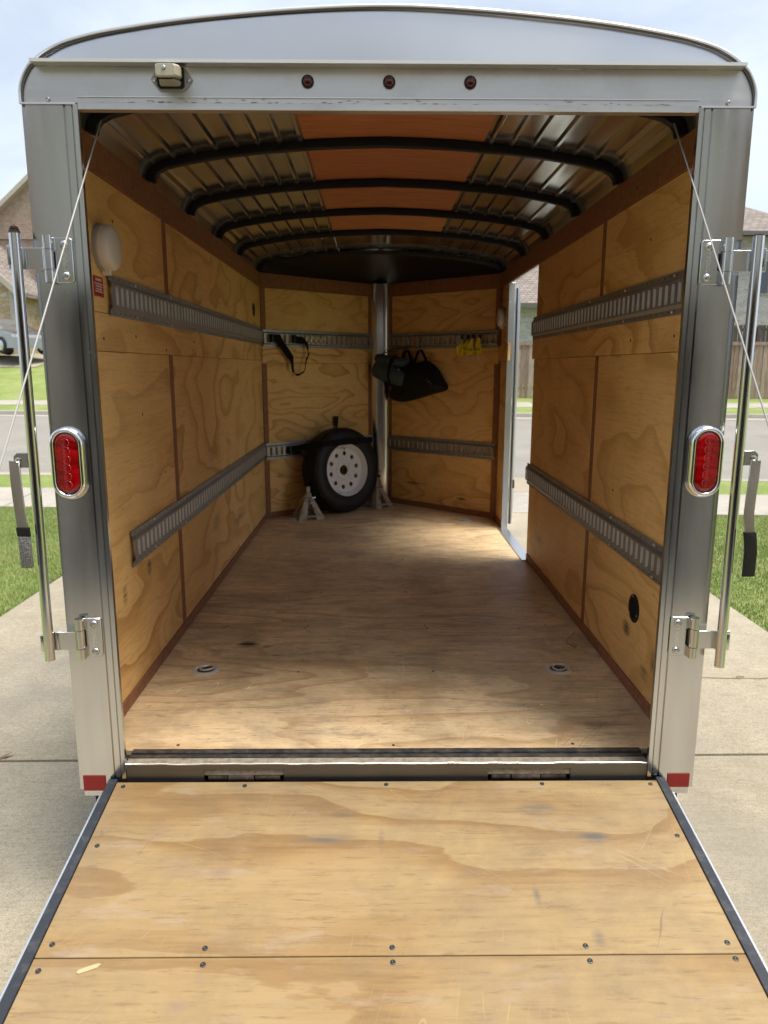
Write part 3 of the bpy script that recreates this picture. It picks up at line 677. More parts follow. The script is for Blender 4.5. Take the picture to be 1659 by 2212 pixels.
# roof skin and outer skin
b = MB(); rs = []
for (y, k) in ((0.004, 1), (1, 1), (2, 1), (3.0, 1), (3.70, 1), (4.1, .55), (4.52, .06)):
    rs.append([(x*k, y, z if k == 1 else 1.812+(z-1.812)*(1 if k > .5 else .75)) for x, z in ARCF])
b.rings(rs, False, False, closed=False); b.build('roof_skin', alu_f, tr)
D0, D1 = 2.405, 3.31
b = MB()
b.box(-HW, -HW+.004, .09, 3.70, -.10, 1.81)
b.box(HW-.004, HW, .09, D0-.02, -.10, 1.81); b.box(HW-.004, HW, D0-.02, D1+.02, 1.765, 1.81); b.box(HW-.004, HW, D0-.02, D1+.02, -.10, -.012); b.box(HW-.004, HW, D1+.02, 3.70, -.10, 1.81)
for s in (-1, 1):
    b.prism([(s*HW, 3.70), (s*.06, 4.52), (s*.06, 4.515), (s*(HW-.004), 3.695)], -.10, 1.81, lambda u, v, h: (u, v, h))
b.box(-.06, .06, 4.515, 4.52, -.10, 1.81)
b.build('outer_skin', alu_f, tr)
# chassis, axle and road wheels under the box
b = MB(); b.box(-.88, .88, .02, 3.68, -.14, -.045)
b.box(-.05, .05, 3.69, 5.6, -.15, -.06); b.build('chassis', under_m, tr)
for s in (-1, 1):
    c0 = (s*1.05, 1.95, G0+.335)
    rw = MB().lathe([(.0, -.08), (.19, -.08), (.2, -.10), (.30, -.10), (.33, -.07), (.335, 0), (.33, .07), (.30, .10), (.2, .10), (0, .08)], lambda a, c_, h: (c0[0]+h, c0[1]+a, c0[2]+c_), 36).build('road_wheel', rubber, tr)
    MB().lathe([(0, s*.085), (.14, s*.085), (.19, s*.098)], lambda a, c_, h: (c0[0]+h, c0[1]+a, c0[2]+c_), 24).build('rim', white_p, rw)
    MB().prism([(1.45, -.1), (1.55, .12), (1.75, .2), (2.15, .2), (2.35, .12), (2.45, -.1), (2.42, -.1), (2.33, .10), (2.14, .18), (1.76, .18), (1.57, .10), (1.48, -.1)], min(s*.917, s*1.19), max(s*.917, s*1.19), lambda u, v, h: (h, u, v)).build('fender', alu, tr)
MB().tube([(-.95, 1.95, G0+.335), (.95, 1.95, G0+.335)], .03, 10).build('axle', under_m, tr)
MB().tube([(0, 5.3, G0), (0, 5.3, .3)], .035, 12).build('tongue_jack', zinc, tr)

# floor sheets
for (y0, y1) in ((.115, 1.2165), (1.2215, 2.4365), (2.4415, 3.66)):
    MB().box(-.897, .897, y0, y1, -.018, 0).build('floor_sheet', ply_floor, tr, bevel=.0012, smooth=False)
MB().add([(-.897, 3.663, 0), (.897, 3.663, 0), (.895, 3.672, 0), (.0, 4.47, 0), (-.895, 3.672, 0)]+[(-.897, 3.663, -.018), (.897, 3.663, -.018), (.895, 3.672, -.018), (.0, 4.47, -.018), (-.895, 3.672, -.018)],
    [(0, 1, 2, 3, 4), (9, 8, 7, 6, 5), (0, 5, 6, 1), (1, 6, 7, 2), (2, 7, 8, 3), (3, 8, 9, 4), (4, 9, 5, 0)]).build('floor_sheet', ply_floor, tr)
MB().box(-.9, .9, .1, 4.0, -.05, -.021).build('floor_bed', under_m, tr)
def disc(name, c, r, axis, m, parent, t=.0012, n=12):
    c = Vector(c); ax = Vector(axis).normalized(); a = ax.orthogonal().normalized(); q = ax.cross(a)
    return MB().lathe([(r, -.001), (r*.95, t*.6), (r*.55, t), (r*.4, t*.5), (0.0001, t*.4)], lambda u, v, h: tuple(c+a*u+q*v+ax*h), n).build(name, m, parent)
for (x, y) in [(-.66, .145), (.02, .14), (.59, .145), (-.34, .71), (.19, .715), (.62, 1.19), (-.35, 1.235), (-.36, 1.205), (.19, 1.235), (.2, 1.2), (-.72, 1.23), (-.73, 1.205), (.75, 1.235), (-.33, 1.74), (.12, 1.75), (.5, 1.74), (.81, 1.74), (-.7, 2.42), (-.33, 2.42), (.13, 2.42), (.5, 2.42), (-.25, 2.9), (.3, 2.95)]:
    disc('floor_screw', (x, y, .0003), .0055, (0, 0, 1), screw_m, tr, t=.0008, n=8)
# recessed tie-down rings
for (x, y, a) in ((-.707, .733, .6), (.688, .733, -.5), (-.69, 3.63, .3), (.654, 3.60, 0)):
    T = lambda u, v, h, x=x, y=y: (x+u, y+v, h)
    p = MB().lathe([(.0001, .001), (.02, .001), (.034, .0015), (.038, .0050), (.045, .0058), (.053, .0015), (.0545, .0003)], T, 36).build('tie_down_plate', plate_m, tr)
    rr = [(x+.005+.026*math.cos(t), y+.026*math.sin(t), .0085+.003*math.cos(t+a)) for t in np.linspace(0, 2*math.pi, 25)]
    MB().tube(rr, .0035, 8, cap=False).build('ring', plate_m, p)
    MB().lathe([(.033, .0018), (.0001, .0019)], T, 24).build('recess', alu_s, p)
    MB().lathe([(.0075, .0024), (.0001, .0025)], T, 12).build('bolt_hole', void_m, p)
    MB().lathe([(.006, .0026), (.0001, .0027)], lambda u, v, h, x=x, y=y: (x-.025+u, y+v, h), 10).build('bolt_hole', void_m, p)

# sill: seal, ledge, face, hinges
MB().box(-.79, .79, .089, .113, -.004, .006).build('rubber_seal', seal_m, tr, bevel=.003)
MB().box(-.79, .79, .068, .087, -.004, .002).build('rubber_seal', seal_m, tr, bevel=.003)
MB().box(-.79, .79, .004, .067, -.02, -.001).build('sill_ledge', dirt_m, tr)
sf = MB()
sf.box(-.774, .774, 0, .0038, .0005, .0165)
for (x0, x1) in ((-.774, -.546), (-.309, .299), (.546, .774)): sf.box(x0, x1, .0, .0038, -.062, .0003)
sf = sf.build('sill_face', alu_s, tr)
b = MB(); b.tube([(-.774+1.548*k/60, .0018+.0012*math.sin(k*1.9)*math.sin(k*.4), .0172+.0012*math.sin(k*.7)*math.sin(k*.23)) for k in range(61)], .0024, 6); b.build('sill_edge', alu_b, sf)
for (x0, x1) in ((-.546, -.309), (.299, .546)):
    MB().box(x0, x1, .03, .034, -.06, 0).build('hinge_recess', void_m, sf)
    MB().tube([(x0+.012, .014, -.030), (x0+.068, .014, -.030)], .0125, 12).build('hinge_barrel', rust, sf)
    MB().tube([(x0+.072, .010, -.030), (x1-.09, .010, -.030)], .0115, 12).build('hinge_barrel', rust, sf)
    MB().tube([(x1-.086, .014, -.030), (x1-.012, .014, -.030)], .0125, 12).build('hinge_barrel', rust, sf)

# ---- wall panels. Y/Z rectangles on a side wall at x = s*WI ; n = how far proud
def wallbox(name, s, y0, y1, z0, z1, n, m, t=.012, bev=.0012):
    a, c_ = s*(WI-n), s*(WI-n+t)
    return MB().box(min(a, c_), max(a, c_), y0, y1, z0, z1).build(name, m, tr, bevel=bev, smooth=False)
# left side wall
wallbox('wall_panel', -1, .092, 1.134, 1.341, 1.754, 0, ply_side); wallbox('wall_panel', -1, 1.196, 3.665, 1.341, 1.754, 0, ply_side)
wallbox('wall_panel', -1, .092, 1.144, .046, 1.22, 0, ply_side); wallbox('wall_panel', -1, 1.206, 3.665, .046, 1.22, 0, ply_side)
wallbox('wall_band', -1, .092, 1.61, 1.222, 1.339, .003, ply_side, .014); wallbox('wall_band', -1, 1.612, 3.665, 1.222, 1.339, .003, ply_side, .014)
wallbox('batten', -1, 1.137, 1.193, 1.341, 1.754, .0, luan); wallbox('batten', -1, 1.147, 1.203, .046, 1.22, .0, luan)
wallbox('top_trim', -1, .092, 3.665, 1.756, 1.858, .005, luan, .016); wallbox('base_trim', -1, .092, 3.66, .0005, .044, .005, luan, .016)
# right side wall, up to the door opening
wallbox('wall_panel', 1, .092, 1.129, 1.341, 1.754, 0, ply_side); wallbox('wall_panel', 1, 1.182, 2.40, 1.341, 1.754, 0, ply_side)
wallbox('wall_panel', 1, .092, 1.139, .046, 1.22, 0, ply_side); wallbox('wall_panel', 1, 1.192, 2.42, .046, 1.22, 0, ply_side)
wallbox('wall_band', 1, .092, 2.47, 1.222, 1.339, .003, ply_side, .014)
wallbox('batten', 1, 1.132, 1.179, 1.341, 1.754, .0, luan); wallbox('batten', 1, 1.142, 1.189, .046, 1.22, .0, luan)
wallbox('top_trim', 1, .092, 3.665, 1.756, 1.858, .005, luan, .016); wallbox('base_trim', 1, .092, 2.41, .0005, .044, .005, luan, .016)
# short bit of wall between the door and the V nose
wallbox('wall_panel', 1, 3.34, 3.6, .046, 1.22, 0, ply_side); wallbox('wall_panel', 1, 3.34, 3.6, 1.341, 1.754, 0, ply_side)
wallbox('wall_band', 1, 3.30, 3.665, 1.222, 1.339, .004, ply_side, .018)
wallbox('batten', 1, 3.603, 3.665, .046, 1.22, .002, luan); wallbox('batten', 1, 3.603, 3.665, 1.341, 1.754, .002, luan)
wallbox('base_trim', 1, 3.34, 3.66, .0005, .044, .005, luan, .016)
# screws in the wall panels
for (s, y, z) in ((-1, .56, 1.64), (-1, 1.7, 1.56), (-1, 2.2, 1.52), (-1, 2.7, 1.50), (-1, .40, 1.26), (-1, .72, 1.28), (-1, 1.1, 1.24), (-1, 1.55, 1.25), (-1, 1.58, 1.29), (-1, 1.0, .75), (-1, 1.19, .9), (-1, .75, 1.0),
                  (-1, 1.15, 1.80), (-1, 1.18, 1.80), (-1, .78, 1.79), (-1, 1.7, 1.80), (-1, 2.2, 1.81), (1, .62, 1.60), (1, 1.08, 1.79), (1, .78, 1.8), (1, 1.5, 1.79), (1, 2.0, 1.8), (1, .35, 1.27), (1, .75, 1.27), (1, 1.75, 1.53), (1, 2.1, 1.27), (1, .85, .7), (1, .9, .02), (1, 1.6, .02), (1, 2.2, .02)):
    nn = .0055 if z > 1.75 or z < .04 else (.0035 if 1.22 < z < 1.34 else .0005)
    disc('wall_screw', (s*(WI-nn), y, z), .0055, (-s, 0, 0), screw_m, tr, t=.0008, n=8)
# V nose walls
UD = {-1: Vector((-.7452, -.6669, 0)), 1: Vector((.7452, -.6669, 0))}
ND = {-1: Vector((.6669, -.7452, 0)), 1: Vector((-.6669, -.7452, 0))}
O_ = Vector((0, 4.477, 0))
def VP(s, u, z, n): return tuple(O_+UD[s]*u+ND[s]*n+Vector((0, 0, z)))
def vbox(name, s, u0, u1, z0, z1, n, m, t=.012):
    return MB().box(u0, u1, n-t, n, z0, z1, T=lambda a, b_, c_: VP(s, a, c_, b_)).build(name, m, tr, bevel=.001, smooth=False)
UM = WI/.7452
for s in (-1, 1):
    vbox('wall_panel', s, .135, UM-.045, .046, 1.20, 0, ply_nose); vbox('wall_panel', s, .135, UM-.045, 1.325, 1.754, 0, ply_nose)
    vbox('wall_band', s, .09, UM-.004, 1.202, 1.323, .006, ply_nose, .018)
    vbox('batten', s, UM-.043, UM-.002, .046, 1.2, .002, luan); vbox('batten', s, UM-.043, UM-.002, 1.325, 1.754, .002, luan)
    vbox('batten', s, .10, .133, .046, 1.2, .002, luan); vbox('batten', s, .10, .133, 1.325, 1.754, .002, luan)
    vbox('top_trim', s, .03, UM-.003, 1.756, 1.858, .005, luan, .016); vbox('base_trim', s, .09, UM-.003, .0005, .044, .005, luan, .016)
# bright nose post
b = MB(); rs = []
for z in (.0, 1.86):
    rs.append([(x, 4.385+.02*abs(x/.082)**3, z) for x in np.linspace(-.085, .085, 13)]+[(.085, 4.47, z), (-.085, 4.47, z)])
b.rings(rs); b.build('nose_post', alu, tr)

# ---- side door opening
MB().box(.893, .936, D1+.0, D1+.024, .0, 1.752).build('door_jamb', alu_f, tr, bevel=.001)
for z in (.28, .6, .95, 1.3, 1.62): disc('jamb_rivet', (.903, D1-.0002, z), .006, (0, -1, 0), screw_l, tr, t=.003, n=10)
MB().box(.90, .93, D0-.02, D0, .0, 1.752).build('door_jamb', alu_f, tr, bevel=.001)
MB().box(.864, .934, D0-.02, D1+.02, .0012, .007).build('door_threshold', alu_b, tr, bevel=.001)
MB().box(.90, .93, D0, D1, 1.756, 1.764).build('door_head', alu_f, tr)
# the opened side door, folded forward along the outside, seen edge-on
dn = Vector((.949, 3.345, 0)); dd = Vector((.2, .98, 0)).normalized(); dq = Vector((dd.y, -dd.x, 0))
T = lambda a, b_, c_: tuple(dn+dd*a+dq*b_+Vector((0, 0, c_)))
sd = MB().box(0, .84, -.004, .022, .03, 1.72, T=T).build('side_door', alu_f, tr, bevel=.002)
MB().box(-.004, .0, .004, .012, .03, 1.72, T=T).build('door_seal', rubber, sd)
for z in (.25, .85, 1.5): MB().tube([T(-.006, -.012, z-.06), T(-.006, -.012, z+.06)], .008, 8).build('door_hinge', zinc, sd)
MB().box(-.01, .02, .023, .036, .30, .36, T=T).build('door_catch', zinc, sd)
# outer board end seen at the rear side of the door opening is the wall panel itself

# ---- ceiling
MB().box(-.90, -.86, .09, .36, 1.80, 1.857).build('corner_gusset', black_paint, tr) if False else None
CE = [(.897, 1.857), (.889, 1.885), (.868, 1.91), (.828, 1.931), (.744, 1.950), (.66, 1.964), (.571, 1.977), (.47, 1.988), (.365, 1.996), (.26, 2.004), (.15, 2.009), (0, 2.013)]
cxs, czs = [p[0] for p in CE[::-1]], [p[1] for p in CE[::-1]]
def zce(x): return float(np.interp(abs(x), cxs, czs))
def ceil_pts(x0, x1, rib=True):
    pts = []; x = x0
    xs = [x0]
    p = .078; k = math.ceil(x0/p)
    while k*p < x1:
        c = k*p
        for d in (-.012, -.005, .005, .012):
            if x0 < c+d < x1: xs.append(c+d)
        k += 1
    xs.append(x1); xs += [q for q in np.linspace(x0, x1, 40)]
    xs = sorted(set(round(q, 5) for q in xs))
    for x in xs:
        ph = abs(((x/p+.5) % 1)-.5)*p
        dz = .011*max(0, min(1, (.012-ph)/.007)) if rib and abs(x) < .86 else 0
        pts.append((x, zce(x)-dz))
    return pts
LX0, LX1 = -.30, .365
for (x0, x1) in ((-.897, LX0+.004), (LX1-.004, .897)):
    pts = ceil_pts(x0, x1)
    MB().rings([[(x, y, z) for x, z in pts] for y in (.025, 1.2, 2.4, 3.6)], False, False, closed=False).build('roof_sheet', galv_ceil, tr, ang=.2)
pts = [(x, z) for x, z in ceil_pts(LX0, LX1, False)]
MB().rings([[(x, y, z-(.004 if abs(x) < .015 else 0)) for x, z in pts] for y in (2.786, 3.6)], False, False, closed=False).build('roof_sheet', galv_ceil, tr)
BY = [.372, .95, 1.556, 2.172, 2.788]
for (y0, y1) in ((.025, .372), (.372, .95), (.95, 1.556), (1.556, 2.172), (2.172, 2.788)):
    pts = [(x, zce(x)-.003) for x in np.linspace(LX0, LX1, 14)]
    MB().rings([[(x, y0+.001, z) for x, z in pts], [(x, y1-.001, z) for x, z in pts], [(x, y1-.001, z+.0035) for x, z in pts], [(x, y0+.001, z+.0035) for x, z in pts]], False, False, closed=False).build('ceiling_board', luan_ceil, tr)
for y in BY+[3.60]:
    path = [(-x, z) for x, z in CE[:-1]]+[(0, CE[-1][1])]+[(x, z) for x, z in CE[:-1][::-1]]
    path = [(path[0][0]*.995, 1.80)]+path+[(path[-1][0]*.995, 1.80)] if False else path
    pf = []
    P = [Vector((x, 0, z)) for x, z in path]
    # resample smoothly
    sub = []
    for i in range(len(P)-1):
        for t_ in (0, .5): sub.append(P[i].lerp(P[i+1], t_))
    sub.append(P[-1]); rs = []
    for i, p in enumerate(sub):
        d = (sub[min(i+1, len(sub)-1)]-sub[max(i-1, 0)]).normalized(); nrm = Vector((d.z, 0, -d.x))
        q0 = p+nrm*.006; q1 = p+nrm*.037; q2 = p+nrm*.033
        e = .013
        rs.append([(q0.x, y-e-.006, q0.z), (q0.x, y+e+.006, q0.z), ((p+nrm*.012).x, y+e+.006, (p+nrm*.012).z), (q2.x, y+e, q2.z), (q1.x, y+e-.004, q1.z), (q1.x, y-e+.004, q1.z), (q2.x, y-e, q2.z), ((p+nrm*.012).x, y-e-.006, (p+nrm*.012).z)])
    MB().rings(rs).build('roof_bow', black_paint, tr, ang=.4)
# black nose liner
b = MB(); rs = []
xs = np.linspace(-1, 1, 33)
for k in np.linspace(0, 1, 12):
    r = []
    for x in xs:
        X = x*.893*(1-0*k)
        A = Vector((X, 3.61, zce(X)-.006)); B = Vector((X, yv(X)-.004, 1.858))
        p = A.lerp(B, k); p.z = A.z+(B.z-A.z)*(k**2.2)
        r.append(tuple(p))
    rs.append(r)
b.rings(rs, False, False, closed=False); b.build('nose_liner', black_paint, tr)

# ---- E-track rails
def rail(name, T, L, h=.128, lab=None):
    """T(u along, v up, n out of the wall)"""
    b = MB(); w_, pitch = .026, .0508
    fl, sl0, face = .017, .028, .0145
    def strip(v0, n0, v1, n1, u0=0, u1=L): b.add([T(u0, v0, n0), T(u1, v0, n0), T(u1, v1, n1), T(u0, v1, n1)], [(0, 1, 2, 3)])
    b.m(0)
    strip(0, .004, fl, .004); strip(fl, .004, sl0, face); strip(h-sl0, face, h-fl, .004); strip(h-fl, .004, h, .004)
    strip(0, .0, 0, .004); strip(h, .004, h, .0)
    za, zb = sl0+.006, h-sl0-.006
    strip(sl0, face, za, face); strip(zb, face, h-sl0, face)
    n = int((L-.02)/pitch); u = 0
    edge = 0.0
    for k in range(n):
        c = .02+pitch*(k+.5)
        strip(za, face, zb, face, edge, c-w_/2)
        b.m(1)
        for e, sg in ((c-w_/2, 1), (c+w_/2, -1)):
            b.add([T(e, za, face), T(e, zb, face), T(e+sg*.002, zb, .003), T(e+sg*.002, za, .003)], [(0, 1, 2, 3)])
        b.m(0)
        b.add([T(c-w_/2, za, face), T(c+w_/2, za, face), T(c+w_/2, za, .008), T(c-w_/2, za, .008)], [(0, 1, 2, 3)])
        b.add([T(c-w_/2, zb, face), T(c+w_/2, zb, face), T(c+w_/2, zb, .008), T(c-w_/2, zb, .008)], [(0, 1, 2, 3)])
        edge = c+w_/2
        b.m(2)
        for v in (.0075, h-.0115):
            b.add([T(c-.003, v, .0046), T(c+.003, v, .0046), T(c+.003, v+.005, .0046), T(c-.003, v+.005, .0046)], [(0, 1, 2, 3)])
        b.m(0)
        if k % 9 == 4:
            b.m(3)
            for v in (.009, h-.009):
                b.lathe([(.0055, .0045), (.004, .007), (.0001, .0075)], lambda a, c2, hh, v=v, c=c: T(c+.025+a, v+c2, hh), 8)
            b.m(0)
    strip(za, face, zb, face, edge, L)
    return b.build(name, [galv_track, galv_lip_lit, void_m, screw_l], tr, smooth=False)
TL = lambda y0, z0: (lambda u, v, n: (-WI+.0035+n, y0+u, z0+v))
TR = lambda y0, z0: (lambda u, v, n: (WI-.0035-n, y0+u, z0+v))
rail('track_rail', TL(.462, 1.336), 3.19); rail('track_rail', TL(.518, .476), 3.14)
rail('track_rail', TR(.10, 1.334), 2.35); rail('track_rail', TR(.10, .474), 2.36)
for s in (-1, 1):
    for z0 in (1.322, .466):
        rail('track_rail', (lambda u, v, n, s=s, z0=z0: VP(s, .098+u, z0+v, .006+n)), UM-.11)

# ---- rear light clusters, marker lights, hinges, lock rods
def stadium(hw, hh, y, cx, cz, n=10):
    p = []
    for k in range(n+1): a = math.pi*k/n; p.append((cx+hw*math.cos(a), y, cz+(hh-hw)+hw*math.sin(a)))
    for k in range(n+1): a = math.pi+math.pi*k/n; p.append((cx+hw*math.cos(a), y, cz-(hh-hw)+hw*math.sin(a)))
    return p
for (cx, cz) in ((-.8665, .916), (.8645, .921)):
    tl = MB().rings([stadium(.0490-d, .1000-d, y, cx, cz, 14) for d, y in ((0, -.0005), (.001, -.010), (.004, -.019), (.009, -.0245), (.013, -.0245), (.0165, -.020), (.017, -.010))], True, False).build('tail_light', chrome, tr, ang=1.0)
    MB().rings([stadium(.0322-d, .0832-d, y, cx, cz, 14) for d, y in ((0, -.010), (0, -.0185), (.0025, -.0215), (.012, -.0235), (.025, -.024))], False, True).build('red_lens', red_lens, tl, ang=1.2)
    MB().rings([stadium(.0345-d, .0855-d, y, cx, cz, 14) for d, y in ((-.001, -.012), (0, -.0192), (.003, -.0192), (.003, -.012))], False, False).build('gasket', rubber, tl)
    for k in range(6):
        z = cz+.057-k*.0228
        MB().tube([(cx+.0105*math.cos(t), -.0243, z+.0105*math.sin(t)) for t in np.linspace(0, 2*math.pi, 21)], .0011, 5, cap=False).build('led_ring', red_ring, tl)
for x in (-.2035, -.0015, .200):
    ml = MB().lathe([(.0155, -.0002), (.0155, -.003), (.013, -.0045), (.0125, -.003)], lambda a, b_, h, x=x: (x+a, h, 1.8665+b_), 24, cap0=False).build('marker_light', rubber, tr)
    MB().lathe([(.0125, -.002), (.0115, -.006), (.007, -.009), (.0001, -.010)], lambda a, b_, h, x=x: (x+a, h, 1.8665+b_), 20).build('red_lens', red_dark, ml, ang=1.2)
for (x, z) in ((-.848, 1.8235), (.848, 1.8235)): disc('cap_screw', (x, -.0004, z), .0055, (0, -1, 0), screw_l, tr, t=.004, n=14)
# loading light under the gutter
ll = MB().prism([(-.590, 1.868), (-.583, 1.858), (-.573, 1.846), (-.566, 1.842), (-.512, 1.842), (-.505, 1.846), (-.494, 1.858), (-.487, 1.868), (-.494, 1.880), (-.505, 1.894), (-.573, 1.894), (-.583, 1.880)], -.004, -.0005, lambda u, v, h: (u, h, v)).build('loading_light', grey_pl, tr, bevel=.0008)
MB().prism([(-.568, 1.847), (-.512, 1.847), (-.507, 1.852), (-.507, 1.893), (-.573, 1.893), (-.573, 1.852)], -.012, -.0042, lambda u, v, h: (u, h, v)).build('gasket', void_m, ll)
def rr_(x0, x1, z0, z1, y, r=.004): return [(x0+r, y, z0), (x1-r, y, z0), (x1, y, z0+r), (x1, y, z1-r), (x1-r, y, z1), (x0+r, y, z1), (x0, y, z1-r), (x0, y, z0+r)]
MB().rings([rr_(-.568, -.511, 1.866, 1.893, -.012), rr_(-.562, -.506, 1.858, 1.886, -.045), rr_(-.560, -.511, 1.851, 1.880, -.071), rr_(-.558, -.513, 1.8535, 1.878, -.0745)], True, True).build('hood', beige, ll, ang=.5)
MB().rings([rr_(-.566, -.514, 1.850, 1.865, -.012), rr_(-.558, -.516, 1.848, 1.8575, -.045), rr_(-.555, -.520, 1.8475, 1.853, -.062)], True, True).build('lamp_lens', grey_pl, ll)
disc('screw', (-.538, -.0747, 1.870), .005, (0, -1, 0), screw_l, ll, t=.003, n=12)
for x in (-.581, -.4955): disc('screw', (x, -.0042, 1.866), .005, (0, -1, 0), screw_l, ll, t=.003, n=12)

def hinge(s, z0, z1, first_top):
    """strap hinge carrying the lock rod"""
    xa, xb = (.8145, .857) if s < 0 else (.8085, .853)
    xk = .871 if s < 0 else .872
    pl = MB().prism([(s*xa, z0+.006), (s*(xa+.005), z0), (s*xb, z0), (s*(xb+.006), z0), (s*(xb+.006), z1), (s*(xa+.005), z1), (s*xa, z1-.006)], -.0056, -.0004, lambda u, v, h: (u, h, v)).build('strap_hinge', zinc, tr, bevel=.0012)
    zc = (z0+z1)/2
    MB().tube([(s*xk, -.0165, z0-.001), (s*xk, -.0165, z0+.030)], .0125, 20).build('knuckle', zinc, pl)
    MB().tube([(s*xk, -.0165, z1-.030), (s*xk, -.0165, z1+.003)], .0125, 20).build('knuckle', zinc, pl)
    MB().tube([(s*xk, -.0165, z0+.0315), (s*xk, -.0165, z1-.0315)], .0122, 20).build('knuckle', zinc, pl)
    MB().box(min(s*(xb+.004), s*(xb+.011)), max(s*(xb+.004), s*(xb+.011)), -.012, -.004, z0, z0+.03).build('leaf_bend', zinc, pl)
    MB().box(min(s*(xb+.004), s*(xb+.011)), max(s*(xb+.004), s*(xb+.011)), -.012, -.004, z1-.03, z1).build('leaf_bend', zinc, pl)
    MB().box(min(s*(xb+.001), s*(xb+.007)), max(s*(xb+.001), s*(xb+.007)), -.0064, -.0058, z0+.034, z1-.034).build('hinge_gap', void_m, pl)
    a, c_ = s*(xk+.008), s*.968
    MB().box(min(a, c_), max(a, c_), -.0315, -.0265, zc-.0265, zc+.0265).build('strap', zinc, pl, bevel=.001)
    MB().box(min(s*.925, s*.931), max(s*.925, s*.931), -.036, -.0315, zc-.027, zc+.027).build('weld', zinc, pl, bevel=.002)
    for z in (z0+.017, z1-.017):
        MB().lathe([(.0105, -.0056), (.0100, -.0082), (.007, -.0108), (.0038, -.0116), (.0036, -.0100), (.0001, -.0100)], lambda u, v, h, z=z: (s*(xa+.020)+u, h, z+v), 20).build('bolt', screw_l, pl, ang=.8)
    # embossed maker's lettering, read up the left hinges and down the right ones
    up_ = s < 0
    Rm = Matrix.Rotation(R(90), 4, 'X'); Rz = Matrix.Rotation(R(-90) if up_ else R(90), 4, 'Y')
    base = Matrix.Translation(Vector((s*(xa+.020)+(.004 if up_ else -.004), -.0058, zc)))
    put_text('lettering', "IMPERIAL", .0135, base @ Rz @ Rm, alu_b, pl, ext=.0005, bold=.0003)
    return pl
for s in (-1, 1):
    hinge(s, 1.386, 1.497, True); hinge(s, .358, .474, False)
def lock_rod(s):
    xt, xb = (-.9395, -.9475) if s < 0 else (.935, .9385)
    zt, zb = 1.500, (.366 if s < 0 else .342)
    rod = MB().tube([(xt, -.046, zt), (xb, -.046, zb)], .0135, 24).build('lock_rod', rod_m, tr)
    MB().tube([(xt, -.046, zt), (xt, -.046, zt+.003)], .0142, 20).build('rod_cap', seal_m, rod)
    if s < 0:
        MB().lathe([(.013, 0), (.0135, .003), (.010, .004), (.0125, .007), (.009, .008), (.010, .012), (.006, .013), (.003, .018), (.0001, .019)], lambda u, v, h: (xt+u, -.046+v, zt+.0035+h), 16).build('cam_tip', rust, rod)
    for z in (1.4475, .415):
        xx = xt+(xb-xt)*(zt-z)/(zt-zb)
        MB().box(min(xx+s*.012, xx+s*.022), max(xx+s*.012, xx+s*.022), -.050, -.034, z-.024, z+.024).build('cam', zinc, rod, bevel=.003)
    # lever
    zt_ = .930 if s < 0 else .937
    xr = xt+(xb-xt)*(zt-zt_)/(zt-zb)
    br = MB().prism([(xr+s*.012, zt_-.021), (xr+s*.044, zt_-.021), (xr+s*.050, zt_-.014), (xr+s*.050, zt_+.010), (xr+s*.040, zt_+.019), (xr+s*.012, zt_+.019)], -.052, -.047, lambda u, v, h: (u, h, v)).build('lever_bracket', zinc, rod, bevel=.001)
    MB().lathe([(.0078, -.0525), (.0078, -.055), (.005, -.0562), (.0035, -.0545), (.0001, -.0545)], lambda u, v, h: (xr+s*.037+u, h, zt_-.001+v), 16).build('rivet', screw_l, br)
    if s < 0: P = [(-.992, .928), (-.989, .88), (-.985, .84), (-.981, .80), (-.978, .765), (-.976, .752)]; Q = [(-.976, .752), (-.975, .740), (-.974, .728)]; Q2 = [(-.974, .728), (-.9745, .70), (-.975, .67), (-.976, .640)]
    else: P = [(.982, .930), (.977, .88), (.971, .835), (.968, .79), (.970, .755), (.974, .738)]; Q = [(.974, .738), (.979, .71), (.983, .68), (.985, .64), (.985, .612)]; Q2 = None
    def strapm(pts, t, w_, m, nm):
        rs = []
        n = len(pts)
        for i, (x, z) in enumerate(pts):
            yb_ = -.050-.022*math.sin(min(1, (zt_-z)/.3)*math.pi*.75)
            rs.append([(x-w_, yb_-t, z), (x+w_, yb_-t+.003*s, z), (x+w_, yb_+t, z), (x-w_, yb_+t, z)])
        return MB().rings(rs).build(nm, m, rod, bevel=.0008 if t < .004 else .002)
    strapm(P, .0022, .0145, zinc, 'lever'); strapm(Q, .005, .017, rubber, 'lever_grip')
    if Q2: strapm(Q2, .0055, .0155, foil, 'frayed_grip')
for s in (-1, 1): lock_rod(s)

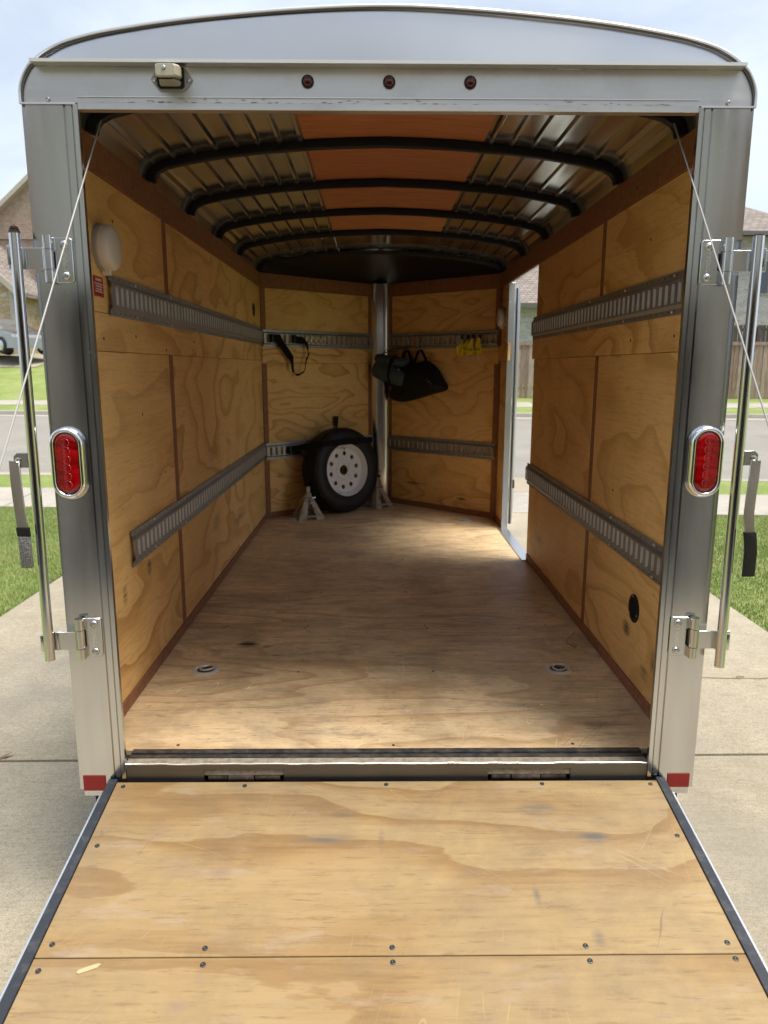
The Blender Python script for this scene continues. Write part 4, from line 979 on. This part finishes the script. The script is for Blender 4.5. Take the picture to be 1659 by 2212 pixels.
# ---- ramp door
RA = math.atan(.17); cA, sA = math.cos(RA), math.sin(RA)
def RT(x, s_, n): return (x, -.016-s_*cA-n*sA*(-1)*(-1), -.030-s_*sA+n*cA)
rp = MB().box(-.824, .824, .0, 1.85, -.045, -.0145, T=RT).build('ramp_door', alu_f, tr)
for (s0, s1) in ((0.0, .560), (.5625, 1.18), (1.1825, 1.83)):
    MB().box(-.7985, .7985, s0, s1, -.014, 0, T=RT).build('ramp_sheet', ply_ramp, rp, bevel=.0012, smooth=False)
for s in (-1, 1):
    MB().box(min(s*.7995, s*.826), max(s*.7995, s*.826), -.012, 1.85, -.014, .0035, T=RT).build('edge_strip', edge_m, rp, bevel=.0015)
    MB().box(min(s*.8265, s*.831), max(s*.8265, s*.831), .05, 1.85, -.044, .0015, T=RT).build('edge_rail', alu_b, rp)
for (x, s_) in [(-.775, .018), (-.42, .017), (-.005, .014), (.455, .014), (.775, .017), (-.772, .24), (.778, .215), (-.772, .528), (-.422, .540), (.002, .541), (.443, .540), (.770, .534), (-.776, .592), (-.418, .580), (.003, .577), (.443, .577), (.771, .574)]:
    c0 = Vector(RT(x, s_, .0004))
    disc('ramp_screw', c0, .0066, (0, -sA, cA), screw_m, rp, t=.0015, n=16)
fl0 = Vector(RT(0, 1.855, 0)); fl1 = Vector((0, fl0.y-.36, G0+.012))
MB().add([(x, p.y, p.z+d) for x in (-.8, .8) for p in (fl0, fl1) for d in (0, -.01)], [(0, 1, 3, 2), (4, 6, 7, 5), (0, 4, 5, 1), (2, 3, 7, 6), (0, 2, 6, 4), (1, 5, 7, 3)]).build('ramp_flap', alu_f, rp)
# cables from the top corners to the ramp
for s in (-1, 1):
    S0 = Vector((s*.765, .13, 1.815)); E0 = Vector(RT(s*.832, 1.49, .01))
    cb = MB().tube([tuple(S0.lerp(E0, k/24)+Vector((0, 0, -.006*math.sin(math.pi*k/24)))) for k in range(25)], .0020, 8).build('ramp_cable', cable_m, tr)
    MB().tube([tuple(E0+Vector((0, 0, -.02))), tuple(E0+Vector((0, 0, .015)))], .012, 12).build('cable_eye', zinc, cb)
car.rotation_euler = (0, 0, R(-36)); car.location = (-15.75, 29.4, pz+.05)

# ---- dome lights, vents, sticker
def dome(s, y, z, r):
    x = s*WI
    T = lambda a, b_, h: (x-s*h, y+a, z+b_)
    o = MB().lathe([(r*1.04, 0), (r*1.04, .012), (r*.98, .016)], T, 40, cap0=True).build('dome_light', grey_pl, tr)
    MB().lathe([(r*.98, .014), (r, .022), (r*.985, .040), (r*.90, .0475), (r*.6, .0505), (.0001, .052)], T, 40).build('lens', lens_w, o, ang=1.2)
    MB().box(min(x-s*.004, x-s*.03), max(x-s*.004, x-s*.03), y-.012, y+.008, z-r-.014, z-r+.004).build('switch', lens_w, o, bevel=.002)
    return o
dome(-1, .43, 1.538, .069); dome(1, 3.50, 1.530, .066)
def vent(s, y, z, r):
    x = s*WI; T = lambda a, b_, h: (x-s*h, y+a, z+b_)
    o = MB().lathe([(r, .0002), (r, .003), (r*.93, .0048), (r*.72, .0048), (r*.70, .001), (.0001, .001)], T, 36).build('vent', black_paint, tr)
    for k in range(-3, 4):
        d = k*r*.2; hl = math.sqrt(max(0, (r*.70)**2-d*d))
        b = MB(); c_, sn = math.cos(.6), math.sin(.6)
        pts = [(-hl, d-.0022), (hl, d-.0022), (hl, d+.0022), (-hl, d+.0022)]
        b.add([T(a*c_-b_*sn, a*sn+b_*c_, h) for h in (.001, .0045) for a, b_ in pts], [(0, 1, 2, 3), (7, 6, 5, 4), (0, 4, 5, 1), (1, 5, 6, 2), (2, 6, 7, 3), (3, 7, 4, 0)])
        b.build('slat', rubber, o)
    for a in (1.4, 3.5, 5.6): disc('screw', T(r*.84*math.cos(a), r*.84*math.sin(a), .005), .004, (-s, 0, 0), screw_l, o, n=10)
vent(1, .533, .319, .052); vent(-1, 3.36, 1.57, .046)
def sticker(s, y0, y1, z0, z1):
    x = s*(WI-.0006)
    o = MB().box(min(x, x-s*.0008), max(x, x-s*.0008), y0, y1, z0, z1).build('warning_sticker', red_stick, tr)
    # reading direction: left wall +Y, right wall -Y
    Rm = Matrix.Rotation(R(90), 4, 'X'); Rz = Matrix.Rotation(R(90) if s < 0 else R(-90), 4, 'Z')
    yc = (y0+y1)/2; h = z1-z0
    put_text('lettering', "WARNING", h*.17, Matrix.Translation((x-s*.0012, yc, z1-h*.22)) @ Rz @ Rm, white_ink, o, ext=.0002, bold=.0004)
    put_text('lettering', "Do not stack or place\ncombustible items\nnear dome lights.\nPossible fire hazard.", h*.125, Matrix.Translation((x-s*.0012, yc, z1-h*.40)) @ Rz @ Rm, white_ink, o, ext=.0002, bold=.0003, spacing=1.05)
    return o
sticker(-1, .352, .432, 1.388, 1.448); sticker(1, 3.44, 3.50, 1.385, 1.43)

# ================================================================== LOOSE THINGS IN THE TRAILER
# spare wheel
rot = Matrix.Rotation(R(41.8), 4, 'Z') @ Matrix.Rotation(R(-6), 4, 'X')
sp = thing('spare_wheel', (-.322, 3.965, .347), 'white spoked-hole steel spare wheel with black tyre leaning on the left nose wall', 'wheel', rot=rot)
T = lambda a, b_, h: (a, h, b_)
TW = .098
prof = [(.205, -.075), (.215, -.088), (.235, -.098), (.27, -.104), (.300, -.100), (.322, -.088), (.333, -.078), (.340, -.055), (.343, -.05), (.343, -.022), (.338, -.020), (.338, -.014), (.344, -.012), (.345, .012), (.339, .014), (.339, .02), (.343, .022), (.343, .05), (.340, .055), (.333, .078), (.322, .088), (.30, .10), (.27, .104), (.235, .098), (.205, .075)]
ty = MB().lathe(prof, T, 72).build('tyre', rubber, sp, local=True, ang=.5)
# sipes on the tread shoulders
b = MB()
for k in range(60):
    for sg in (-1, 1):
        a = 2*math.pi*(k+.25*sg)/60; da = .012
        pts = []
        for (aa, r_, y_) in ((a-da, .3445, sg*.052), (a+da, .3445, sg*.052), (a+da, .3365, sg*.080), (a-da, .3365, sg*.080)):
            pts.append((r_*math.cos(aa), y_, r_*math.sin(aa)))
        b.add(pts, [(0, 1, 2, 3)])
b.build('tread_sipe', void_m, ty, local=True, smooth=False, kind='stuff')
MB().lathe([(.203, -.072), (.210, -.086), (.213, -.084), (.211, -.080), (.206, -.070), (.198, -.060), (.192, -.040), (.186, -.036), (.180, .03), (.205, .07), (.212, .084)], T, 64).build('rim', white_p, sp, local=True, ang=.5)
cu = bpy.data.curves.new('rim_face', 'CURVE'); cu.dimensions = '2D'; cu.fill_mode = 'BOTH'; cu.extrude = .002; cu.resolution_u = 1
def circ(cx, cy, r, n):
    sp_ = cu.splines.new('POLY'); sp_.points.add(n-1); sp_.use_cyclic_u = True
    for k in range(n): sp_.points[k].co = (cx+r*math.cos(2*math.pi*k/n), cy+r*math.sin(2*math.pi*k/n), 0, 1)
circ(0, 0, .184, 64); circ(0, 0, .040, 32)
for k in range(10): a = 2*math.pi*k/10+.18; circ(.136*math.cos(a), .136*math.sin(a), .0175, 20)
for k in range(5): a = 2*math.pi*k/5+.1; circ(.062*math.cos(a), .062*math.sin(a), .0075, 12)
ob = bpy.data.objects.new('tmp', cu); C.objects.link(ob); me = bpy.data.meshes.new_from_object(ob.evaluated_get(bpy.context.evaluated_depsgraph_get())); bpy.data.objects.remove(ob)
me.transform(Matrix.Translation((0, -.034, 0)) @ Matrix.Rotation(R(90), 4, 'X'))
me.materials.clear(); me.materials.append(white_p); rf = link('rim_face', me, sp, local=True)
MB().lathe([(.082, -.0365), (.078, -.041), (.058, -.043), (.052, -.040)], T, 40).build('hub_ring', white_p, sp, local=True)
MB().tube([(.02, -.040, .172), (.004, -.062, .176), (-.012, -.078, .170)], .0045, 8).build('valve', rubber, sp, local=True)
# lashing strap across the spare
def ribbon(name, pts, wv, m, parent=None, t=.0015, local=False):
    rs = []
    P = [Vector(p) for p in pts]
    for i, p in enumerate(P):
        d = (P[min(i+1, len(P)-1)]-P[max(i-1, 0)]).normalized(); w_ = Vector(wv[i]) if isinstance(wv, list) else Vector(wv)
        n_ = d.cross(w_).normalized()*t
        rs.append([p-w_+n_, p+w_+n_, p+w_-n_, p-w_-n_])
    return MB().rings([[tuple(q) for q in r] for r in rs]).build(name, m, parent, local=local)
pts = []
def VPn(s, x, z, n): return VP(s, abs(x)/.7452, z, n)
st = thing('ratchet_strap', VPn(-1, -.66, .53, .03), 'black ratchet strap lashing the spare wheel to the lower rail', 'strap')
pts = [VPn(-1, x, z, n) for x, z, n in ((-.76, .53, .028), (-.73, .54, .07), (-.69, .56, .14), (-.655, .575, .21), (-.62, .583, .25), (-.43, .588, .262), (-.26, .586, .258), (-.225, .58, .235), (-.21, .575, .18), (-.205, .57, .10))]
ribbon('webbing', pts, (0, 0, .024), black_cloth, st)
MB().box(0, .09, 0, .035, -.03, .03, T=lambda a, b_, c_: tuple(Vector(VPn(-1, -.75, .53, .024))-UD[-1]*a+ND[-1]*b_+Vector((0, 0, c_)))).build('ratchet', black_paint, st, bevel=.004)
MB().tube([VPn(-1, -.74, .555, .05), VPn(-1, -.70, .56, .07), VPn(-1, -.69, .50, .08), VPn(-1, -.73, .495, .06)], .005, 8).build('ratchet_handle', black_paint, st)
# pry bar standing behind the wheel
pb = thing('pry_bar', VPn(-1, -.385, 0, .04), 'black tyre iron standing behind the spare wheel', 'tyre iron')
MB().tube([VPn(-1, -.370, .004, .10), VPn(-1, -.385, .70, .03)], .009, 10).build('shaft', black_paint, pb)
MB().rings([[tuple(Vector(VPn(-1, -.385, z, .03))+UD[-1]*a*w_+ND[-1]*b_*t_) for a, b_ in ((-1, -1), (1, -1), (1, 1), (-1, 1))] for z, w_, t_ in ((.695, .009, .009), (.735, .016, .007), (.775, .021, .005))]).build('flat_tip', black_paint, pb)
# jack stands
def jack(name, x, y, rz, label):
    root = thing(name, (x, y, 0), label, 'jack stand', 'pair of jack stands beside the spare wheel', rot=Matrix.Rotation(rz, 4, 'Z'))
    for (sx, sy) in ((1, 1), (1, -1), (-1, -1), (-1, 1)):
        b = MB()
        for (px, py) in ((1, 0), (0, 1)):
            # each leg is an angle section: two tapering flanges
            tx, bx = .026, .105
            w0, w1 = .040, .062
            a = [Vector((sx*tx, sy*tx, .175)), Vector((sx*(tx-w0*py*.7), sy*(tx-w0*px*.7), .175)), Vector((sx*(bx-w1*py), sy*(bx-w1*px), 0.001)), Vector((sx*bx, sy*bx, .001))]
            n_ = (a[1]-a[0]).cross(a[3]-a[0]).normalized()*.0016
            b.add([tuple(p+n_) for p in a]+[tuple(p-n_) for p in a], [(0, 1, 2, 3), (7, 6, 5, 4), (0, 4, 5, 1), (1, 5, 6, 2), (2, 6, 7, 3), (3, 7, 4, 0)])
        b.build('leg', jack_m, root, local=True)
    b = MB()
    for (a, c_) in (((1, 1), (1, -1)), ((1, -1), (-1, -1)), ((-1, -1), (-1, 1)), ((-1, 1), (1, 1))):
        k = .094; b.tube([(a[0]*k, a[1]*k, .026), (c_[0]*k, c_[1]*k, .026)], .008, 6)
        k = .05; b.tube([(a[0]*k, a[1]*k, .12), (c_[0]*k, c_[1]*k, .12)], .006, 6)
    b.build('brace', jack_m, root, local=True)
    MB().box(-.021, .021, -.021, .021, .14, .20).build('collar', jack_m, root, bevel=.003, local=True)
    MB().box(-.014, .014, -.014, .014, .11, .252).build('column', jack_m, root, bevel=.002, local=True)
    MB().prism([(-.036, .268), (-.030, .252), (.030, .252), (.036, .268), (.028, .266), (.022, .259), (-.022, .259), (-.028, .266)], -.02, .02, lambda u, v, h: (u, h, v)).build('saddle', black_paint, root, local=True)
    MB().tube([(-.03, -.026, .192), (-.045, -.04, .178), (-.02, -.045, .168), (.03, -.04, .165), (.05, -.035, .168)], .005, 8).build('ratchet_lever', zinc, root, local=True)
    return root
jack('jack_stand', -.572, 3.715, .35, 'worn grey jack stand in front of the left side of the tyre')
jack('jack_stand', -.035, 4.215, .8, 'worn grey jack stand in the nose, right of the tyre')
# hanging black strap with twisted loop
hs = thing('hanging_strap', VPn(-1, -.80, 1.39, .03), 'black webbing strap hanging in a loop from the upper left nose rail', 'strap')
PT = [((-.838, 1.392), (.012, .024)), ((-.805, 1.388), (.014, .028)), ((-.785, 1.345), (.020, .018)), ((-.75, 1.29), (.024, .014)), ((-.722, 1.245), (.022, .010)), ((-.714, 1.205), (.012, .004)), ((-.713, 1.165), (.010, .001)), ((-.707, 1.13), (.010, -.004)), ((-.690, 1.113), (.004, -.009)),
      ((-.665, 1.116), (-.003, -.008)), ((-.648, 1.128), (-.005, -.010)), ((-.628, 1.140), (-.006, -.009)), ((-.622, 1.17), (-.003, 0)), ((-.619, 1.205), (.005, .003)), ((-.607, 1.245), (.013, .010)), ((-.594, 1.272), (.008, .003)), ((-.599, 1.29), (.001, 0)), ((-.603, 1.32), (.010, .0)), ((-.610, 1.355), (.012, .006)), ((-.635, 1.375), (.004, .026)), ((-.685, 1.380), (0, .027))]
ribbon('webbing', [VPn(-1, x, z, .045) for (x, z), w_ in PT], [tuple(UD[-1]*(-w_[0])*1.0+Vector((0, 0, w_[1]))) for p, w_ in PT], black_cloth, hs, t=.002)
for x in (-.842, -.69): MB().box(-.012, .012, 0, .028, -.032, .030, T=lambda a, b_, c_, x=x: tuple(Vector(VPn(-1, x, 1.388, .02))+UD[-1]*a+ND[-1]*b_+Vector((0, 0, c_)))).build('rail_clip', black_paint, hs, bevel=.003)
# four yellow-zinc rings in the rail
lbs = ['yellow zinc ring fitting nearest the hanging black strap', 'second yellow zinc ring fitting from the hanging black strap', 'third yellow zinc ring fitting from the hanging black strap', 'yellow zinc ring fitting nearest the nose post']
for k, x in enumerate((-.598, -.560, -.522, -.484)):
    g_ = thing('ring_fitting', VPn(-1, x, 1.385, .02), lbs[k], 'tie-down ring', 'ring fittings in the upper left nose rail')
    MB().box(-.013, .013, 0, .012, -.03, .032, T=lambda a, b_, c_, x=x: tuple(Vector(VPn(-1, x, 1.388, .0215))+UD[-1]*a+ND[-1]*b_+Vector((0, 0, c_)))).build('base', brass, g_, bevel=.002)
    c0 = Vector(VPn(-1, x, 1.376, .045))
    MB().tube([tuple(c0-UD[-1]*.017*math.cos(t)+Vector((0, 0, .024*math.sin(t)))+ND[-1]*.006*math.cos(t)) for t in np.linspace(0, 2*math.pi, 21)], .0028, 8, cap=False).build('ring', steel_w, g_)
# bag, blanket roll
def pillow(name, outline, depth, Tf, m, parent, prof=((1, 0), (1.0, .25), (.95, .55), (.82, .8), (.6, .95), (.3, 1.0))):
    cx = sum(p[0] for p in outline)/len(outline); cz = sum(p[1] for p in outline)/len(outline)
    P = []
    n = len(outline)
    for i in range(n):      # Catmull-Rom rounding
        p0, p1, p2, p3 = (Vector(outline[(i+j) % n]) for j in (-1, 0, 1, 2))
        for t in (0, .25, .5, .75): P.append(.5*((2*p1)+(-p0+p2)*t+(2*p0-5*p1+4*p2-p3)*t*t+(-p0+3*p1-3*p2+p3)*t**3))
    rs = [[Tf(cx+(p.x-cx)*k, cz+(p.y-cz)*k, depth*h) for p in P] for k, h in prof]
    return MB().rings(rs, True, True).build(name, m, parent, ang=1.3)
bg_ = thing('duffel_bag', VPn(1, .33, .90, .03), 'black duffel bag hanging by its handles from the right nose rail', 'bag')
OL = [(.165, .895), (.230, .888), (.32, .915), (.44, .957), (.530, .985), (.552, 1.02), (.52, 1.085), (.475, 1.165), (.40, 1.225), (.34, 1.205), (.28, 1.215), (.225, 1.18), (.185, 1.10), (.15, 1.03), (.155, .985), (.138, .93)]
pillow('bag_body', OL, .16, lambda u, v, h: VP(1, u/.7452, v, .012+h), black_bag, bg_)
for pp in ([(.215, 1.17), (.225, 1.24), (.248, 1.305), (.262, 1.312), (.275, 1.29), (.292, 1.23), (.30, 1.16)], [(.318, 1.17), (.325, 1.24), (.350, 1.305), (.368, 1.312), (.385, 1.28), (.405, 1.235), (.425, 1.18)]):
    ribbon('handle', [VPn(1, x, z, .09 if z < 1.2 else .055) for x, z in pp], tuple(ND[1]*.012), black_cloth, bg_, t=.005)
for (x, z) in ((.262, 1.148), (.178, 1.12)): MB().box(-.003, .003, 0, .004, -.01, .01, T=lambda a, b_, c_, x=x, z=z: tuple(Vector(VPn(1, x, z, .168 if x > .2 else .10))+UD[1]*a+ND[1]*b_+Vector((0, 0, c_)))).build('zip_pull', steel_w, bg_)
b = MB()
for k in range(5): b.box(-.002, .002, 0, .001, -.006, .006, T=lambda a, b_, c_, k=k: tuple(Vector(VPn(1, .455+k*.011, 1.075-.006*k+(.005 if k % 2 else -.004), .150))+UD[1]*(a+(.4 if k % 2 else -.4)*c_)+ND[1]*b_+Vector((0, 0, c_))))
b.build('small_logo', grey_pl, bg_)
bl = thing('rolled_blanket', VPn(1, .10, 1.12, .1), 'dark blue grey blanket rolled up and hung in the nose beside the duffel bag', 'blanket')
def roll(name, x0, z0, x1, z1, r, n):
    A, B = Vector(VP(1, x0/.7452, z0, n)), Vector(VP(1, x1/.7452, z1, n)); ks = [0, .02, .06, .15, .4, .7, .9, 1]
    MB().tube([tuple(A.lerp(B, k)) for k in ks], r, 20, rad=[r*.55, r*.85, r, r*1.02, r*.98, r*1.03, r, r*.9]).build(name, blanket, bl, ang=1.2)
roll('upper_roll', .055, 1.250, .30, 1.205, .038, .13); roll('lower_roll', .05, 1.165, .30, 1.07, .078, .12)
MB().tube([VP(1, .10, 1.27, .12), VP(1, .20, 1.33, .04), VP(1, .30, 1.33, .04), VP(1, .33, 1.22, .11)], .004, 6).build('hanging_cord', black_cloth, bl)
ribbon('roll_band', [VP(1, .20/.7452, 1.27, .12), VP(1, .21/.7452, 1.24, .17), VP(1, .205/.7452, 1.19, .195), VP(1, .20/.7452, 1.10, .205), VP(1, .195/.7452, 1.02, .17)], tuple(UD[1]*.012), black_cloth, bl)
MB().tube([VP(1, u/.7452, v, .155) for u, v in ((.20, 1.15), (.27, 1.185), (.36, 1.185), (.45, 1.15), (.505, 1.08))], .0028, 6).build('zip', steel_w if False else black_cloth, bg_)
# two silver hooks holding the bag
for k, (x, z0, z1, lb) in enumerate(((.248, 1.302, 1.352, 'short silver hook holding the first bag handle'), (.356, 1.305, 1.41, 'tall silver hook holding the second bag handle'))):
    h_ = MB().tube([VPn(1, x-.004, z1, .026), VPn(1, x, (z0+z1)/2, .05), VPn(1, x+.003, z0+.004, .066), VPn(1, x+.004, z0-.004, .060), VPn(1, x+.004, z0+.004, .045)], .0048, 8).build('rail_hook', zinc)
    tag(h_, lb, 'hook', 'hooks in the right nose rail')
# four yellow webbing straps with wire hooks
ylab = ['yellow strap with wire hook, leftmost of the four, under a clear bag', 'short crumpled yellow strap, second of the four, tucked behind the next', 'yellow strap with black print and wire hook, third of the four', 'yellow strap with black print, nearest the side door']
YS = [([(.640, 1.378), (.668, 1.385), (.676, 1.30), (.668, 1.262), (.640, 1.250), (.632, 1.32)], .050), ([(.690, 1.375), (.702, 1.378), (.712, 1.305), (.700, 1.292), (.672, 1.276), (.668, 1.335)], .042),
      ([(.728, 1.385), (.745, 1.395), (.748, 1.335), (.765, 1.288), (.735, 1.268), (.704, 1.262), (.707, 1.325)], .056), ([(.772, 1.395), (.787, 1.395), (.800, 1.34), (.818, 1.285), (.795, 1.276), (.778, 1.268), (.760, 1.345)], .054)]
for k, (ol, n) in enumerate(YS):
    y_ = thing('yellow_strap', VPn(1, ol[0][0], 1.39, .03), ylab[k], 'strap', 'yellow tie-down straps on the right nose rail')
    b = MB(); m_ = len(ol)
    b.add([VP(1, u/.7452, v, n+.010*math.sin(v*40)) for u, v in ol]+[VP(1, u/.7452, v, n+.004+.010*math.sin(v*40)) for u, v in ol], [tuple(range(m_)), tuple(range(m_, 2*m_))[::-1]]+[(i, (i+1) % m_, m_+(i+1) % m_, m_+i) for i in range(m_)])
    b.build('webbing', yellow, y_, smooth=False)
    if k:
        b = MB(); u0 = (ol[-1][0]+ol[2][0])/2
        for j in range(5):
            uu = u0-.022+j*.0095; vv = 1.310 if k != 1 else 1.322
            b.add([VP(1, (uu+a)/.7452, vv+c_, n+.006+.010*math.sin((vv+c_)*40)) for a, c_ in ((-.004, -.010), (-.002, -.010), (.004, .010), (.002, .010))], [(0, 1, 2, 3)])
            b.add([VP(1, (uu+a)/.7452, vv+c_, n+.0063+.010*math.sin((vv+c_)*40)) for a, c_ in ((.004, -.010), (.006, -.010), (.001, .002), (-.001, .002))], [(0, 1, 2, 3)])
        b.build('print', ink, y_, smooth=False)
    bx0, bx1 = [(.638, .676), (.672, .708), (.708, .765), (.780, .822)][k]; zb_ = [1.250, 1.278, 1.264, 1.272][k]; dp = [.050, .028, .050, .048][k]
    MB().tube([VP(1, (bx0+(bx1-bx0)*(1-math.cos(t))/2)/.7452, zb_-dp*math.sin(t), n+.002) for t in np.linspace(0, math.pi, 15)], .0017, 6).build('wire_hook', steel_w, y_)
    MB().box(-.010, .010, 0, .012, -.014, .018, T=lambda a, b_, c_, ol=ol: tuple(Vector(VPn(1, ol[0][0]+.006, 1.40, .0215))+UD[1]*a+ND[1]*b_+Vector((0, 0, c_)))).build('rail_clip', black_paint, y_, bevel=.002)
    if k == 0:
        pl_ = mat("clear_plastic", (.75, .74, .72), .25, 0, .5); 
        MB().add([VP(1, u/.7452, v, .055+d) for d in (0, .003) for u, v in ((.622, 1.395), (.658, 1.425), (.664, 1.36), (.636, 1.335))], [(0, 1, 2, 3), (7, 6, 5, 4), (0, 4, 5, 1), (1, 5, 6, 2), (2, 6, 7, 3), (3, 7, 4, 0)]).build('plastic_tag', grey_pl, y_)
# bits of twine, wood chip, leaf
tw = [(.828, 1.03, .048), (.835, 1.05, .035), (.82, 1.06, .012), (.80, 1.04, .004), (.79, 1.01, .003), (.80, .975, .003), (.82, .965, .003), (.828, .985, .003), (.81, 1.0, .004), (.80, .98, .003), (.815, .95, .003)]
tag(MB().tube(tw, .0016, 6).build('twine', twine_m), 'short frayed twine lying against the right base trim', 'twine')
tw = [(1.55, 1.62), (1.58, 1.655), (1.63, 1.665), (1.70, 1.655), (1.80, 1.645), (1.9, 1.64), (1.93, 1.66), (1.9, 1.67), (1.88, 1.65), (2.0, 1.635), (2.1, 1.66)]
tag(MB().tube([(x, y, G0+.004) for x, y in tw], .002, 6).build('twig', twine_m), 'thin dry twig curled on the concrete right of the trailer', 'twig')
b = MB(); T = lambda u, v, n: RT(-.668+u*.023-v*.003, .588-u*.007+v*.008, .0006+n)
ol = [(-1, .2), (-.9, -.5), (-.2, -.8), (.6, -1), (1, -.5), (.9, .5), (.1, .8), (-.6, 1.0)]
b.add([T(u, v, 0) for u, v in ol]+[T(u, v, .0012) for u, v in ol], [tuple(range(8))[::-1], tuple(range(8, 16))]+[(i, (i+1) % 8, 8+(i+1) % 8, 8+i) for i in range(8)])
tag(b.build('wood_chip', woodchip), 'pale wood sliver lying on the ramp just below its joint', 'wood chip')
lf = MB(); L_ = [(-1, 0, .004), (-.6, -.22, .0), (0, -.3, .004), (.6, -.2, .010), (1.2, .1, .018), (.6, .22, .008), (0, .28, .006), (-.6, .2, .002)]
c0 = Vector((-1.352, -.005, G0+.004)); ca, sa = math.cos(.55), math.sin(.55)
lf.add([(c0.x+.03*(u*ca-v*sa), c0.y+.045*(u*sa+v*ca), c0.z+z) for u, v, z in L_]+[(c0.x, c0.y, c0.z+.002)], [(i, (i+1) % 8, 8) for i in range(8)])
tag(lf.build('dry_leaf', leaf_m), 'curled brown leaf on the concrete left of the ramp', 'leaf')
lf = MB(); c0 = Vector((-1.60, .865, G0+.006)); lf.add([(c0.x+.03*(u*ca-v*sa), c0.y+.03*(u*sa+v*ca), c0.z+z) for u, v, z in L_]+[(c0.x, c0.y, c0.z+.002)], [(i, (i+1) % 8, 8) for i in range(8)])
tag(lf.build('dry_leaf', leaf_m), 'brown leaf caught in the slab joint left of the trailer', 'leaf')
